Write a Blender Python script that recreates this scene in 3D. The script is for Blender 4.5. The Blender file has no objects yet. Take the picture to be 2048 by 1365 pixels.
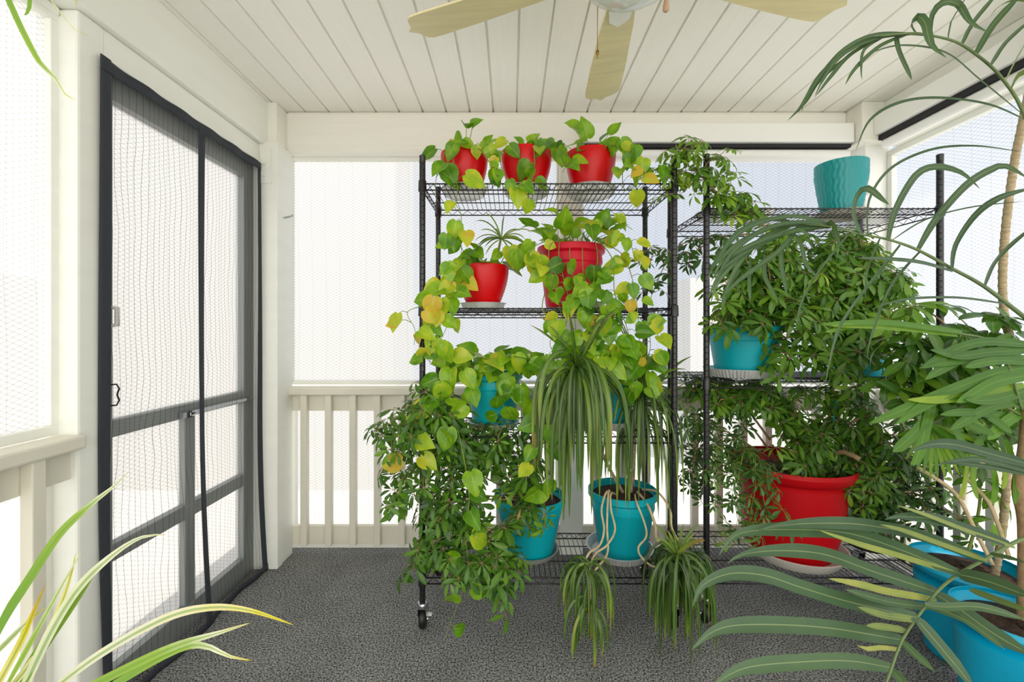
import bpy, math, random
from mathutils import Vector, Matrix
PI = math.pi
sc = bpy.context.scene
COL = sc.collection

# ------------------------------------------------------------ camera
F, CX, CY, EYE = 880.0, 1022.0, 662.0, 1.25
cam = bpy.data.objects.new('camera', bpy.data.cameras.new('camera'))
COL.objects.link(cam)
cam.location = (0, 0, EYE)
cam.rotation_euler = (PI / 2, 0, 0)
cam.data.sensor_width = 36
cam.data.lens = F / 2048 * 36
cam.data.shift_x = (1024 - CX) / 2048
cam.data.shift_y = (CY - 682.5) / 2048
cam.data.clip_start = 0.03
sc.camera = cam

# ------------------------------------------------------------ sky, sun, exposure
world = bpy.data.worlds.new('sky')
sc.world = world
world.use_nodes = True
wn, wl = world.node_tree.nodes, world.node_tree.links
wn.clear()
wo = wn.new('ShaderNodeOutputWorld')
bg = wn.new('ShaderNodeBackground')
tc = wn.new('ShaderNodeTexCoord')
dp = wn.new('ShaderNodeVectorMath'); dp.operation = 'DOT_PRODUCT'
dp.inputs[1].default_value = Vector((0.15, -0.8, 0.5)).normalized()
wl.new(tc.outputs['Generated'], dp.inputs[0])
rp = wn.new('ShaderNodeValToRGB')
rp.color_ramp.elements[0].position = 0.3; rp.color_ramp.elements[0].color = (0.52, 0.59, 0.70, 1)
rp.color_ramp.elements[1].position = 0.85; rp.color_ramp.elements[1].color = (2.5, 2.45, 2.32, 1)
wl.new(dp.outputs['Value'], rp.inputs['Fac'])
wl.new(rp.outputs['Color'], bg.inputs['Color'])
bg.inputs['Strength'].default_value = 1.0
wl.new(bg.outputs[0], wo.inputs[0])

sun = bpy.data.objects.new('sun', bpy.data.lights.new('sun', 'SUN'))
COL.objects.link(sun)
sun.data.energy = 4.2
sun.data.angle = math.radians(2)
sun.data.color = (1.0, 0.96, 0.9)
sun.rotation_euler = Vector((0.25, -0.3, 1.1)).to_track_quat('Z', 'Y').to_euler()

sc.view_settings.view_transform = 'Standard'
sc.view_settings.look = 'None'
sc.view_settings.gamma = 1
sc.view_settings.use_curve_mapping = False
sc.view_settings.exposure = 0.34
sc.cycles.use_denoising = True
sc.cycles.max_bounces = 10
sc.cycles.diffuse_bounces = 5
sc.cycles.transmission_bounces = 6
sc.cycles.transparent_max_bounces = 16
sc.cycles.sample_clamp_indirect = 8

# ------------------------------------------------------------ materials
def lin(c):
    return tuple(((v / 255) / 12.92 if v / 255 <= .04045 else ((v / 255 + .055) / 1.055) ** 2.4) for v in c) + (1,)

def mat(name, rgb, rough=.5, metal=0., noise=0., nscale=20., bump=0., bscale=80., spec=.5, stretch=None, coat=0.):
    m = bpy.data.materials.new(name); m.use_nodes = True
    n, l = m.node_tree.nodes, m.node_tree.links
    p = n['Principled BSDF']
    p.inputs['Roughness'].default_value = rough
    p.inputs['Metallic'].default_value = metal
    p.inputs['Specular IOR Level'].default_value = spec
    p.inputs['Coat Weight'].default_value = coat
    c = lin(rgb)
    p.inputs['Base Color'].default_value = c
    t = n.new('ShaderNodeTexCoord'); mp = n.new('ShaderNodeMapping')
    l.new(t.outputs['Object'], mp.inputs['Vector'])
    if stretch: mp.inputs['Scale'].default_value = stretch
    if noise:
        x = n.new('ShaderNodeTexNoise'); x.inputs['Scale'].default_value = nscale; x.inputs['Detail'].default_value = 4
        l.new(mp.outputs[0], x.inputs['Vector'])
        r = n.new('ShaderNodeValToRGB')
        r.color_ramp.elements[0].position = .3; r.color_ramp.elements[1].position = .7
        r.color_ramp.elements[0].color = tuple(v * (1 - noise) for v in c[:3]) + (1,)
        r.color_ramp.elements[1].color = tuple(min(1, v * (1 + noise)) for v in c[:3]) + (1,)
        l.new(x.outputs['Fac'], r.inputs['Fac']); l.new(r.outputs[0], p.inputs['Base Color'])
    if bump:
        x = n.new('ShaderNodeTexNoise'); x.inputs['Scale'].default_value = bscale; x.inputs['Detail'].default_value = 3
        l.new(mp.outputs[0], x.inputs['Vector'])
        b = n.new('ShaderNodeBump'); b.inputs['Strength'].default_value = bump; b.inputs['Distance'].default_value = .01
        l.new(x.outputs['Fac'], b.inputs['Height']); l.new(b.outputs[0], p.inputs['Normal'])
    return m

M = {}
M['paint'] = mat('cream_paint', (238, 239, 231), .45, noise=.02, nscale=3, bump=.08, bscale=30, stretch=(1, 1, 6))
M['paint_beam'] = mat('cream_paint_wood_grain', (240, 238, 228), .5, noise=.02, nscale=5, bump=.12, bscale=30, stretch=(.5, .5, 8))
M['ceiling'] = mat('soffit_vinyl', (246, 244, 236), .45, noise=.015, nscale=8, bump=.07, bscale=50, stretch=(8, .4, 1))
M['paint_rail'] = mat('shaded_tan_cream_rail_paint', (222, 218, 202), .45, noise=.03, nscale=6, bump=.08, bscale=30)  # cream taken down to tan, with the railing's shading put into the colour
M['white'] = mat('white_vinyl', (244, 244, 240), .35)
M['dark_gap'] = mat('charcoal_gap_shade_and_pot', (40, 40, 42), .8)  # near-black stands in for shade inside the cassette slots; also the corner pot
M['black'] = mat('black_epoxy', (22, 22, 24), .32, spec=.6)
M['wire'] = mat('black_wire', (20, 20, 22), .35, spec=.6)
M['rubber'] = mat('black_rubber', (18, 18, 18), .45)
M['chrome'] = mat('chrome', (205, 208, 212), .2, metal=1)
M['alu'] = mat('grey_door_aluminium', (150, 154, 152), .45, metal=.2)
M['foil'] = mat('crimped_foil', (214, 214, 212), .38, metal=.35, noise=.06, nscale=14, bump=.2, bscale=60)
M['red'] = mat('red_plastic', (212, 0, 8), .34, spec=.35, noise=.05, nscale=5)
M['crimson'] = mat('crimson_plastic', (204, 8, 40), .45, spec=.3, noise=.06, nscale=5)
M['deep_red'] = mat('deep_red_plastic', (186, 0, 12), .5, spec=.25, noise=.05, nscale=5)
M['teal'] = mat('turquoise_plastic', (0, 166, 180), .42, spec=.35, noise=.05, nscale=6)
M['teal_dark'] = mat('textured_teal_plastic', (0, 146, 148), .3)
M['cyan'] = mat('bright_cyan_plastic', (0, 172, 212), .4, noise=.04)
M['white_plastic'] = mat('off_white_plastic', (214, 206, 194), .45, noise=.05, nscale=9)
M['grey_plastic'] = mat('grey_plastic', (150, 150, 146), .45)
M['soil'] = mat('potting_soil', (58, 40, 28), .95, noise=.6, nscale=60, bump=1., bscale=90)
M['stem'] = mat('green_stem', (124, 140, 52), .55, noise=.15)
M['bark'] = mat('tan_bark', (160, 132, 96), .8, noise=.25, nscale=40, bump=.4, bscale=70)
M['cane'] = mat('cane_bark', (176, 158, 124), .8, noise=.25, nscale=40, bump=.5, bscale=60, stretch=(1, 1, 4))
M['root'] = mat('pale_aerial_cane', (196, 176, 136), .7, noise=.15, nscale=50)
M['blade'] = mat('pale_oak_blade', (228, 216, 170), .45, noise=.07, nscale=5, stretch=(1, 9, 1))
M['glass_bowl'] = mat('frosted_glass_bowl', (232, 234, 230), .15, coat=.5)
M['green_stake'] = mat('green_stake_plastic', (0, 120, 84), .4)
M['wood_pull'] = mat('wood_pull', (196, 160, 128), .5)
M['brass'] = mat('brass', (150, 120, 60), .3, metal=1)
M['ground'] = mat('pale_ground_outside', (206, 202, 194), .9, noise=.1, nscale=2)
M['siding'] = mat('white_siding_outside', (192, 190, 186), .8)
M['mauve'] = mat('mauve_label', (150, 90, 120), .6)

def carpet():
    m = bpy.data.materials.new('grey_carpet'); m.use_nodes = True
    n, l = m.node_tree.nodes, m.node_tree.links; p = n['Principled BSDF']
    p.inputs['Roughness'].default_value = 1; p.inputs['Specular IOR Level'].default_value = .1
    t = n.new('ShaderNodeTexCoord')
    a = n.new('ShaderNodeTexNoise'); a.inputs['Scale'].default_value = 150; a.inputs['Detail'].default_value = 4; a.inputs['Roughness'].default_value = .7
    b = n.new('ShaderNodeTexNoise'); b.inputs['Scale'].default_value = 7; b.inputs['Detail'].default_value = 5
    l.new(t.outputs['Object'], a.inputs['Vector']); l.new(t.outputs['Object'], b.inputs['Vector'])
    r = n.new('ShaderNodeValToRGB')
    r.color_ramp.elements[0].position = .40; r.color_ramp.elements[0].color = lin((36, 38, 40))
    r.color_ramp.elements[1].position = .61; r.color_ramp.elements[1].color = lin((186, 187, 184))
    l.new(a.outputs['Fac'], r.inputs['Fac'])
    r2 = n.new('ShaderNodeValToRGB')
    r2.color_ramp.elements[0].position = .3; r2.color_ramp.elements[0].color = (.78, .78, .78, 1)
    r2.color_ramp.elements[1].position = .7; r2.color_ramp.elements[1].color = (1, 1, 1, 1)
    l.new(b.outputs['Fac'], r2.inputs['Fac'])
    x = n.new('ShaderNodeMix'); x.data_type = 'RGBA'; x.blend_type = 'MULTIPLY'; x.inputs[0].default_value = 1
    l.new(r.outputs[0], x.inputs[6]); l.new(r2.outputs[0], x.inputs[7]); l.new(x.outputs[2], p.inputs['Base Color'])
    bp = n.new('ShaderNodeBump'); bp.inputs['Strength'].default_value = .8; bp.inputs['Distance'].default_value = .006
    l.new(a.outputs['Fac'], bp.inputs['Height']); l.new(bp.outputs[0], p.inputs['Normal'])
    return m
M['carpet'] = carpet()

def sheet(name, axis, through=.35, tint=(1, 1, 1)):
    """reinforced translucent sheeting: diamond mesh and upright seams; axis = the horizontal object axis along the sheet"""
    m = bpy.data.materials.new(name); m.use_nodes = True
    n, l = m.node_tree.nodes, m.node_tree.links
    for q in list(n): n.remove(q)
    out = n.new('ShaderNodeOutputMaterial')
    t = n.new('ShaderNodeTexCoord'); s = n.new('ShaderNodeSeparateXYZ'); l.new(t.outputs['Object'], s.inputs[0])
    U, V = s.outputs[axis], s.outputs['Z']
    def ma(op, a, b=None, c=None):
        q = n.new('ShaderNodeMath'); q.operation = op
        for i, v in enumerate((a, b, c)):
            if v is None: continue
            if isinstance(v, (int, float)): q.inputs[i].default_value = v
            else: l.new(v, q.inputs[i])
        return q.outputs[0]
    def lines(expr, spacing, width):
        f = ma('FRACT', ma('DIVIDE', expr, spacing))
        return ma('LESS_THAN', f, width)
    k = .52
    nz = n.new('ShaderNodeTexNoise'); nz.inputs['Scale'].default_value = 1.3; l.new(t.outputs['Object'], nz.inputs['Vector'])
    wob = ma('MULTIPLY', nz.outputs['Fac'], .05)
    d1 = lines(ma('ADD', ma('ADD', V, wob), ma('MULTIPLY', U, k)), .0165, .2)
    d2 = lines(ma('SUBTRACT', ma('ADD', V, wob), ma('MULTIPLY', U, k)), .0165, .2)
    vs = lines(ma('ADD', U, wob), .078, .025)
    tot = ma('MINIMUM', ma('ADD', ma('MULTIPLY', ma('ADD', d1, d2), .8), ma('MULTIPLY', vs, 1.)), 1.6)
    cm = n.new('ShaderNodeMix'); cm.data_type = 'RGBA'
    cm.inputs[6].default_value = (.93 * tint[0], .93 * tint[1], .94 * tint[2], 1)
    cm.inputs[7].default_value = (.60 * tint[0], .62 * tint[1], .64 * tint[2], 1)
    l.new(ma('MULTIPLY', tot, .65), cm.inputs[0])
    tr = n.new('ShaderNodeBsdfTransparent'); tl = n.new('ShaderNodeBsdfTranslucent'); df = n.new('ShaderNodeBsdfDiffuse')
    for q in (tr, tl, df): l.new(cm.outputs[2], q.inputs['Color'])
    a = n.new('ShaderNodeMixShader'); a.inputs[0].default_value = .12; l.new(tl.outputs[0], a.inputs[1]); l.new(df.outputs[0], a.inputs[2])
    b = n.new('ShaderNodeMixShader'); b.inputs[0].default_value = through; l.new(a.outputs[0], b.inputs[1]); l.new(tr.outputs[0], b.inputs[2])
    l.new(b.outputs[0], out.inputs[0])
    return m
M['sheet_y'] = sheet('reinforced_sheet_side', 'Y')
M['sheet_x'] = sheet('reinforced_sheet_back', 'X')
M['sheet_r'] = sheet('reinforced_sheet_clear', 'Y', .6)
M['sheet_xr'] = sheet('reinforced_sheet_clear_back', 'X', .6)

def netting():
    m = bpy.data.materials.new('black_netting'); m.use_nodes = True
    n, l = m.node_tree.nodes, m.node_tree.links
    for q in list(n): n.remove(q)
    out = n.new('ShaderNodeOutputMaterial')
    t = n.new('ShaderNodeTexCoord'); s = n.new('ShaderNodeSeparateXYZ'); l.new(t.outputs['Object'], s.inputs[0])
    def ma(op, a, b=None):
        q = n.new('ShaderNodeMath'); q.operation = op
        for i, v in enumerate((a, b)):
            if v is None: continue
            if isinstance(v, (int, float)): q.inputs[i].default_value = v
            else: l.new(v, q.inputs[i])
        return q.outputs[0]
    mp = n.new('ShaderNodeMapping'); mp.inputs['Scale'].default_value = (1, 1.5, .8); l.new(t.outputs['Object'], mp.inputs['Vector'])
    nz = n.new('ShaderNodeTexNoise'); nz.inputs['Scale'].default_value = 3; nz.inputs['Detail'].default_value = 2
    l.new(mp.outputs[0], nz.inputs['Vector'])
    y = ma('ADD', s.outputs['Y'], ma('MULTIPLY', nz.outputs['Fac'], .075))
    ln = ma('LESS_THAN', ma('FRACT', ma('DIVIDE', y, .0255)), .085)
    ln2 = ma('LESS_THAN', ma('FRACT', ma('DIVIDE', ma('ADD', s.outputs['Z'], ma('MULTIPLY', nz.outputs['Fac'], .05)), .012)), .16)
    fac = ma('MINIMUM', ma('ADD', ma('ADD', ma('MULTIPLY', ln, .45), ma('MULTIPLY', ln2, .10)), .13), 1.)
    tr = n.new('ShaderNodeBsdfTransparent'); df = n.new('ShaderNodeBsdfDiffuse'); df.inputs['Color'].default_value = (.03, .03, .035, 1)
    x = n.new('ShaderNodeMixShader'); l.new(fac, x.inputs[0]); l.new(tr.outputs[0], x.inputs[1]); l.new(df.outputs[0], x.inputs[2])
    l.new(x.outputs[0], out.inputs[0])
    return m
M['netting'] = netting()
M['tape'] = mat('charcoal_binding_tape', (44, 48, 56), .75, noise=.1, nscale=60)

def leafmat(name, stops, rib=(200, 220, 120), ribw=.05, ribmix=.4, rough=.38, transl=.4, stripes=False, varieg=0.):
    m = bpy.data.materials.new(name); m.use_nodes = True
    n, l = m.node_tree.nodes, m.node_tree.links; p = n['Principled BSDF']; out = n['Material Output']
    at = n.new('ShaderNodeAttribute'); at.attribute_name = 'tint'
    uv = n.new('ShaderNodeUVMap'); sp = n.new('ShaderNodeSeparateXYZ'); l.new(uv.outputs[0], sp.inputs[0])
    r = n.new('ShaderNodeValToRGB'); e = r.color_ramp.elements
    while len(e) < len(stops): e.new(.5)
    for i, (pos, c) in enumerate(stops): e[i].position = pos; e[i].color = lin(c)
    nz = n.new('ShaderNodeTexNoise'); nz.inputs['Scale'].default_value = 25; nz.inputs['Detail'].default_value = 3
    t = n.new('ShaderNodeTexCoord'); l.new(t.outputs['Object'], nz.inputs['Vector'])
    a = n.new('ShaderNodeMath'); a.operation = 'MULTIPLY_ADD'; a.inputs[1].default_value = .2 + varieg; a.inputs[2].default_value = -.1 - varieg * .5
    l.new(nz.outputs['Fac'], a.inputs[0])
    b = n.new('ShaderNodeMath'); b.operation = 'ADD'; l.new(a.outputs[0], b.inputs[0]); l.new(at.outputs['Fac'], b.inputs[1]); l.new(b.outputs[0], r.inputs['Fac'])
    # mid-rib
    s1 = n.new('ShaderNodeMath'); s1.operation = 'SUBTRACT'; s1.inputs[1].default_value = .5; l.new(sp.outputs['X'], s1.inputs[0])
    s2 = n.new('ShaderNodeMath'); s2.operation = 'ABSOLUTE'; l.new(s1.outputs[0], s2.inputs[0])
    s3 = n.new('ShaderNodeMath'); s3.operation = 'LESS_THAN'; s3.inputs[1].default_value = ribw; l.new(s2.outputs[0], s3.inputs[0])
    s4 = n.new('ShaderNodeMath'); s4.operation = 'MULTIPLY'; s4.inputs[1].default_value = ribmix; l.new(s3.outputs[0], s4.inputs[0])
    mx = n.new('ShaderNodeMix'); mx.data_type = 'RGBA'; l.new(s4.outputs[0], mx.inputs[0]); l.new(r.outputs[0], mx.inputs[6]); mx.inputs[7].default_value = lin(rib)
    col = mx.outputs[2]
    l.new(col, p.inputs['Base Color']); p.inputs['Roughness'].default_value = rough
    tl = n.new('ShaderNodeBsdfTranslucent')
    g = n.new('ShaderNodeMix'); g.data_type = 'RGBA'; g.blend_type = 'MULTIPLY'; g.inputs[0].default_value = 1
    l.new(col, g.inputs[6]); g.inputs[7].default_value = (1.25, 1.2, .5, 1); l.new(g.outputs[2], tl.inputs['Color'])
    ms = n.new('ShaderNodeMixShader'); ms.inputs[0].default_value = transl
    l.new(p.outputs[0], ms.inputs[1]); l.new(tl.outputs[0], ms.inputs[2]); l.new(ms.outputs[0], out.inputs['Surface'])
    return m
M['pothos'] = leafmat('golden_pothos_leaf', [(0, (52, 100, 14)), (.35, (100, 156, 20)), (.6, (148, 190, 34)), (.85, (202, 208, 56)), (1, (216, 184, 60))], (206, 222, 120), .022, .35, varieg=.5, rough=.32, transl=.36)
M['scheff'] = leafmat('umbrella_plant_leaf', [(0, (44, 84, 28)), (.4, (78, 126, 38)), (.75, (126, 170, 46)), (1, (184, 208, 66))], (150, 180, 90), .05, .35, rough=.3, transl=.4)
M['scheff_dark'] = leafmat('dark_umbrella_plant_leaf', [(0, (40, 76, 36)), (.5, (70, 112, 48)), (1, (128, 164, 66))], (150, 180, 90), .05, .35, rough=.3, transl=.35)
M['drac'] = leafmat('dragon_tree_leaf', [(0, (36, 64, 26)), (.45, (76, 114, 40)), (.8, (132, 156, 58)), (1, (166, 112, 72))], (168, 184, 90), .10, .4, transl=.3)
M['palm'] = leafmat('palm_leaf', [(0, (46, 76, 50)), (.5, (82, 112, 72)), (.8, (146, 158, 72)), (1, (206, 190, 110))], (176, 190, 130), .035, .4, rough=.42, transl=.3)
M['palm_bright'] = leafmat('bright_palm_leaf', [(0, (52, 100, 24)), (.5, (96, 148, 28)), (.85, (160, 188, 44)), (1, (206, 186, 80))], (150, 190, 70), .04, .3, transl=.42)
M['varieg'] = leafmat('striped_foreground_leaf', [(0, (110, 160, 60)), (.35, (160, 190, 80)), (.6, (236, 236, 218)), (.85, (232, 214, 40)), (1, (226, 130, 90))], (120, 168, 60), .16, .6, transl=.4)

# ------------------------------------------------------------ mesh builder
def P(px, py, Y):
    """world point seen at photo pixel (px, py) at depth Y"""
    return Vector(((px - CX) * Y / F, Y, EYE - (py - CY) * Y / F))

class MB:
    def __init__(s): s.v = []; s.f = []; s.uv = []; s.t = []
    def add(s, vs, fs, uv=None, tint=.5):
        o = len(s.v); s.v.extend(vs); s.f.extend([tuple(i + o for i in f) for f in fs])
        s.uv.extend(uv if uv else [(0, 0)] * len(vs)); s.t.extend([tint] * len(vs))
    def box(s, x0, x1, y0, y1, z0, z1):
        s.add([Vector(c) for c in ((x0, y0, z0), (x1, y0, z0), (x1, y1, z0), (x0, y1, z0), (x0, y0, z1), (x1, y0, z1), (x1, y1, z1), (x0, y1, z1))],
              [(0, 3, 2, 1), (4, 5, 6, 7), (0, 1, 5, 4), (1, 2, 6, 5), (2, 3, 7, 6), (3, 0, 4, 7)])
    def tube(s, pts, r, n=6, cap=True, tint=.5):
        pts = [Vector(p) for p in pts]
        if not isinstance(r, (list, tuple)): r = [r] * len(pts)
        vs, fs = [], []; prev = None
        for i, p in enumerate(pts):
            t = (pts[min(i + 1, len(pts) - 1)] - pts[max(i - 1, 0)])
            if t.length < 1e-9: t = Vector((0, 0, 1))
            t.normalize()
            if prev is None:
                a = Vector((0, 0, 1)) if abs(t.z) < .9 else Vector((1, 0, 0))
                u = t.cross(a).normalized()
            else:
                u = (prev - t * prev.dot(t))
                u = u.normalized() if u.length > 1e-6 else t.orthogonal().normalized()
            prev = u; w = t.cross(u)
            for k in range(n):
                an = 2 * PI * k / n
                vs.append(p + (u * math.cos(an) + w * math.sin(an)) * r[i])
            if i:
                for k in range(n):
                    a, b = (i - 1) * n + k, (i - 1) * n + (k + 1) % n
                    fs.append((a, b, b + n, a + n))
        if cap:
            fs.append(tuple(reversed(range(n)))); fs.append(tuple(range((len(pts) - 1) * n, len(pts) * n)))
        s.add(vs, fs, tint=tint)
    def lathe(s, prof, c, n=32, mod=None, sx=1, sy=1):
        c = Vector(c); vs, fs = [], []
        for j, (r, z) in enumerate(prof):
            for k in range(n):
                an = 2 * PI * k / n
                rr, zz = (r, z) if mod is None else mod(r, z, an, j)
                vs.append(c + Vector((rr * math.cos(an) * sx, rr * math.sin(an) * sy, zz)))
            if j:
                for k in range(n):
                    a, b = (j - 1) * n + k, (j - 1) * n + (k + 1) % n
                    fs.append((a, b, b + n, a + n))
        if prof[0][0] > 1e-6: fs.append(tuple(reversed(range(n))))
        if prof[-1][0] > 1e-6: fs.append(tuple(range((len(prof) - 1) * n, len(prof) * n)))
        s.add(vs, fs)
    def build(s, name, m, parent=None, smooth=True, bevel=0, angle=None, **tags):
        me = bpy.data.meshes.new(name)
        o = Vector(parent.get('_o')) if parent is not None and '_o' in parent else Vector((0, 0, 0))
        if parent is None and s.v:
            xs = [v[0] for v in s.v]; ys = [v[1] for v in s.v]; zs = [v[2] for v in s.v]
            o = Vector(((min(xs) + max(xs)) / 2, (min(ys) + max(ys)) / 2, min(zs)))
        me.from_pydata([tuple(Vector(v) - o) for v in s.v], [], s.f)
        at = me.attributes.new('tint', 'FLOAT', 'POINT'); at.data.foreach_set('value', s.t)
        ul = me.uv_layers.new(name='UVMap')
        idx = [0] * len(me.loops); me.loops.foreach_get('vertex_index', idx)
        fl = []
        for i in idx: fl.extend(s.uv[i])
        ul.data.foreach_set('uv', fl)
        me.materials.append(m)
        if smooth:
            me.polygons.foreach_set('use_smooth', [True] * len(me.polygons))
        ob = bpy.data.objects.new(name, me); COL.objects.link(ob)
        ob['_o'] = tuple(o)
        if smooth and angle:
            me.set_sharp_from_angle(angle=math.radians(angle))
        if parent is not None: ob.parent = parent
        else: ob.location = o
        if bevel:
            b = ob.modifiers.new('bevel', 'BEVEL'); b.width = bevel; b.segments = 2; b.limit_method = 'ANGLE'
        for k, v in tags.items(): ob[k] = v
        return ob

def thing(name, label, cat, loc, group=None):
    o = bpy.data.objects.new(name, None); COL.objects.link(o)
    o.location = loc; o['_o'] = tuple(loc); o['label'] = label; o['category'] = cat
    o.empty_display_size = .05
    if group: o['group'] = group
    return o
def tagd(o, label, cat, group=None):
    o['label'] = label; o['category'] = cat
    if group: o['group'] = group
    return o
def struct(o): o['kind'] = 'structure'; return o

# ------------------------------------------------------------ room shell
CEIL = 2.465
b = MB(); b.box(-1.6, 2.25, -1.5, 2.62, -.06, 0); struct(b.build('floor', M['carpet'], smooth=False))

# ceiling: soffit boards with V grooves running away from the camera
b = MB(); prof = []
x0, x1 = -1.47, 2.12
g = [((845.3 - CX) + 47.15 * k) * 2.43 / F for k in range(-14, 24)]
g = [q for q in g if x0 + .02 < q < x1 - .02]
prof.append((x0, CEIL))
for q in g: prof += [(q - .0065, CEIL), (q - .003, CEIL + .011), (q + .002, CEIL + .011), (q + .0045, CEIL - .001), (q + .0065, CEIL)]
prof.append((x1, CEIL)); prof += [(x1, CEIL + .05), (x0, CEIL + .05)]
vs = [Vector((x, -1.2, z)) for x, z in prof] + [Vector((x, 2.6, z)) for x, z in prof]; n = len(prof)
b.add(vs, [(i, (i + 1) % n, (i + 1) % n + n, i + n) for i in range(n)] + [tuple(reversed(range(n))), tuple(range(n, 2 * n))])
struct(b.build('ceiling', M['ceiling'], smooth=False))

# left wall
b = MB()
b.box(-1.46, -1.29, -1.2, 2.34, 2.228, CEIL)
b.box(-1.45, -1.315, 1.42, 2.335, 2.132, 2.227)
b.box(-1.45, -1.362, -1.2, 1.33, 2.2, 2.226)
struct(b.build('wall_left', M['paint'], smooth=False, bevel=.006))
b = MB(); b.box(-1.44, -1.313, 1.333, 1.424, 0, 2.227); struct(b.build('trim_1', M['paint'], smooth=False, bevel=.008))
b = MB(); b.box(-1.41, -1.318, 2.30, 2.45, 0, 2.24); b.box(-1.325, -1.222, 2.302, 2.36, .0, 2.24); b.box(-1.30, -1.226, 2.36, 2.47, .0, 2.24)
struct(b.build('trim_2', M['paint'], smooth=False, bevel=.004))
b = MB(); b.box(-1.44, -1.318, 1.425, 2.30, 2.119, 2.135); struct(b.build('trim_3', M['paint'], smooth=False))
# beam returns at the corners
b = MB(); b.box(-1.40, -1.245, 2.335, 2.55, 2.235, CEIL); struct(b.build('trim_4', M['paint_beam'], smooth=False, bevel=.005))
b = MB(); b.box(1.86, 2.1, 2.33, 2.55, 2.26, CEIL); struct(b.build('trim_5', M['paint_beam'], smooth=False, bevel=.005))

# back wall beam with rounded lower edge
b = MB(); b.box(-1.25, 1.865, 2.43, 2.58, 2.236, CEIL)
struct(b.build('wall_back', M['paint_beam'], smooth=False, bevel=.02))
b = MB(); b.box(.273, .40, 2.45, 2.56, 0, 2.24); struct(b.build('trim_6', M['paint'], smooth=False, bevel=.005))
b = MB(); b.box(1.93, 2.07, 2.402, 2.52, 0, 2.27); struct(b.build('trim_7', M['white'], smooth=False, bevel=.008))
# right wall
b = MB(); b.box(1.976, 2.15, -1.2, 2.335, 2.262, CEIL); b.box(2.012, 2.13, -1.2, 2.335, 2.226, 2.264); struct(b.build('wall_right', M['paint'], smooth=False, bevel=.006))

# windows: frame (structure) with a sheet of reinforced plastic in it
def window_x(i, x0, x1, z0, z1, Y, m, fw=.022):
    f = MB(); d = .03
    f.box(x0, x1, Y - d, Y, z1 - fw, z1); f.box(x0, x1, Y - d, Y, z0, z0 + fw)
    f.box(x0, x0 + fw, Y - d, Y, z0 + fw, z1 - fw); f.box(x1 - fw, x1, Y - d, Y, z0 + fw, z1 - fw)
    o = struct(f.build('window_%d' % i, M['paint'], smooth=False, bevel=.003))
    s = MB(); s.add([Vector(c) for c in ((x0 + .005, Y - .01, z0 + .005), (x1 - .005, Y - .01, z0 + .005), (x1 - .005, Y - .01, z1 - .005), (x0 + .005, Y - .01, z1 - .005))], [(0, 1, 2, 3)])
    s.build('sheet', m, o, smooth=False); return o
def window_y(i, y0, y1, z0, z1, X, m, fw=.022, side=1):
    f = MB(); d = .03 * side
    a, c = sorted((X, X + d))
    f.box(a, c, y0, y1, z1 - fw, z1); f.box(a, c, y0, y1, z0, z0 + fw)
    f.box(a, c, y0, y0 + fw, z0 + fw, z1 - fw); f.box(a, c, y1 - fw, y1, z0 + fw, z1 - fw)
    o = struct(f.build('window_%d' % i, M['paint'], smooth=False, bevel=.003))
    xx = X + .01 * side
    s = MB(); s.add([Vector(c) for c in ((xx, y0 + .005, z0 + .005), (xx, y1 - .005, z0 + .005), (xx, y1 - .005, z1 - .005), (xx, y0 + .005, z1 - .005))], [(0, 1, 2, 3)])
    s.build('sheet', m, o, smooth=False); return o
window_y(1, -1.2, 1.34, .936, 2.215, -1.40, M['sheet_y'], .03)
window_y(2, -1.2, 1.34, .0, .9, -1.42, M['sheet_y'], .028)
window_x(3, -1.262, .28, .945, 2.238, 2.53, M['sheet_x'], .02)
window_x(4, -1.262, .28, .0, .92, 2.56, M['sheet_x'], .024)
window_x(5, .393, 1.94, .945, 2.238, 2.53, M['sheet_xr'], .02)
window_x(6, .393, 1.94, .0, .92, 2.56, M['sheet_xr'], .024)
window_y(7, -1.2, 2.40, .945, 2.228, 2.08, M['sheet_r'], .03, -1)
window_y(8, -1.2, 2.40, .0, .92, 2.11, M['sheet_r'], .03, -1)

# railings
def railing(label, axis, a0, a1, p0, p1, inward, starts):
    """a0..a1 span along the wall; p = inner face coordinate, inward = direction into the room"""
    def bx(m, u0, u1, w0, w1, z0, z1):
        w0, w1 = sorted((w0, w1))
        if axis == 'X': m.box(u0, u1, w0, w1, z0, z1)
        else: m.box(w0, w1, u0, u1, z0, z1)
    c = ((a0 + a1) / 2, p0, 0) if axis == 'X' else (p0, (a0 + a1) / 2, 0)
    t = thing('railing', label, 'railing', c)
    m = MB(); bx(m, a0, a1, p0 + inward * .012, p0 - inward * .07, .893, .936); m.build('top_rail', M['paint_rail'], t, smooth=False, bevel=.008)
    m = MB(); bx(m, a0, a1, p0 - inward * .036, p0 - inward * .06, .80, .893); m.build('upper_rail', M['paint_rail'], t, smooth=False, bevel=.003)
    m = MB(); bx(m, a0, a1, p0 - inward * .036, p0 - inward * .06, .05, .155); m.build('bottom_rail', M['paint_rail'], t, smooth=False, bevel=.003)
    for u in starts:
        m = MB(); bx(m, u, u + .036, p0, p0 - inward * .036, .055, .893); m.build('baluster', M['paint_rail'], t, smooth=False, bevel=.003)
    return t
bal = [-1.222 + .135 * k for k in range(24)]
railing('cream painted wooden railing under the back windows, behind the wire racks', 'X', -1.262, 1.93, 2.435, 0, -1,
        [((600 - CX) * 2.435 / F) + .1357 * k for k in range(0, 23) if not .23 < ((600 - CX) * 2.435 / F) + .1357 * k < .41])
railing('cream painted wooden railing at the left edge, under the near left window', 'Y', -1.2, 1.335, -1.297, 0, 1,
        [1.193 - .136 * k for k in range(0, 21)])
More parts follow.
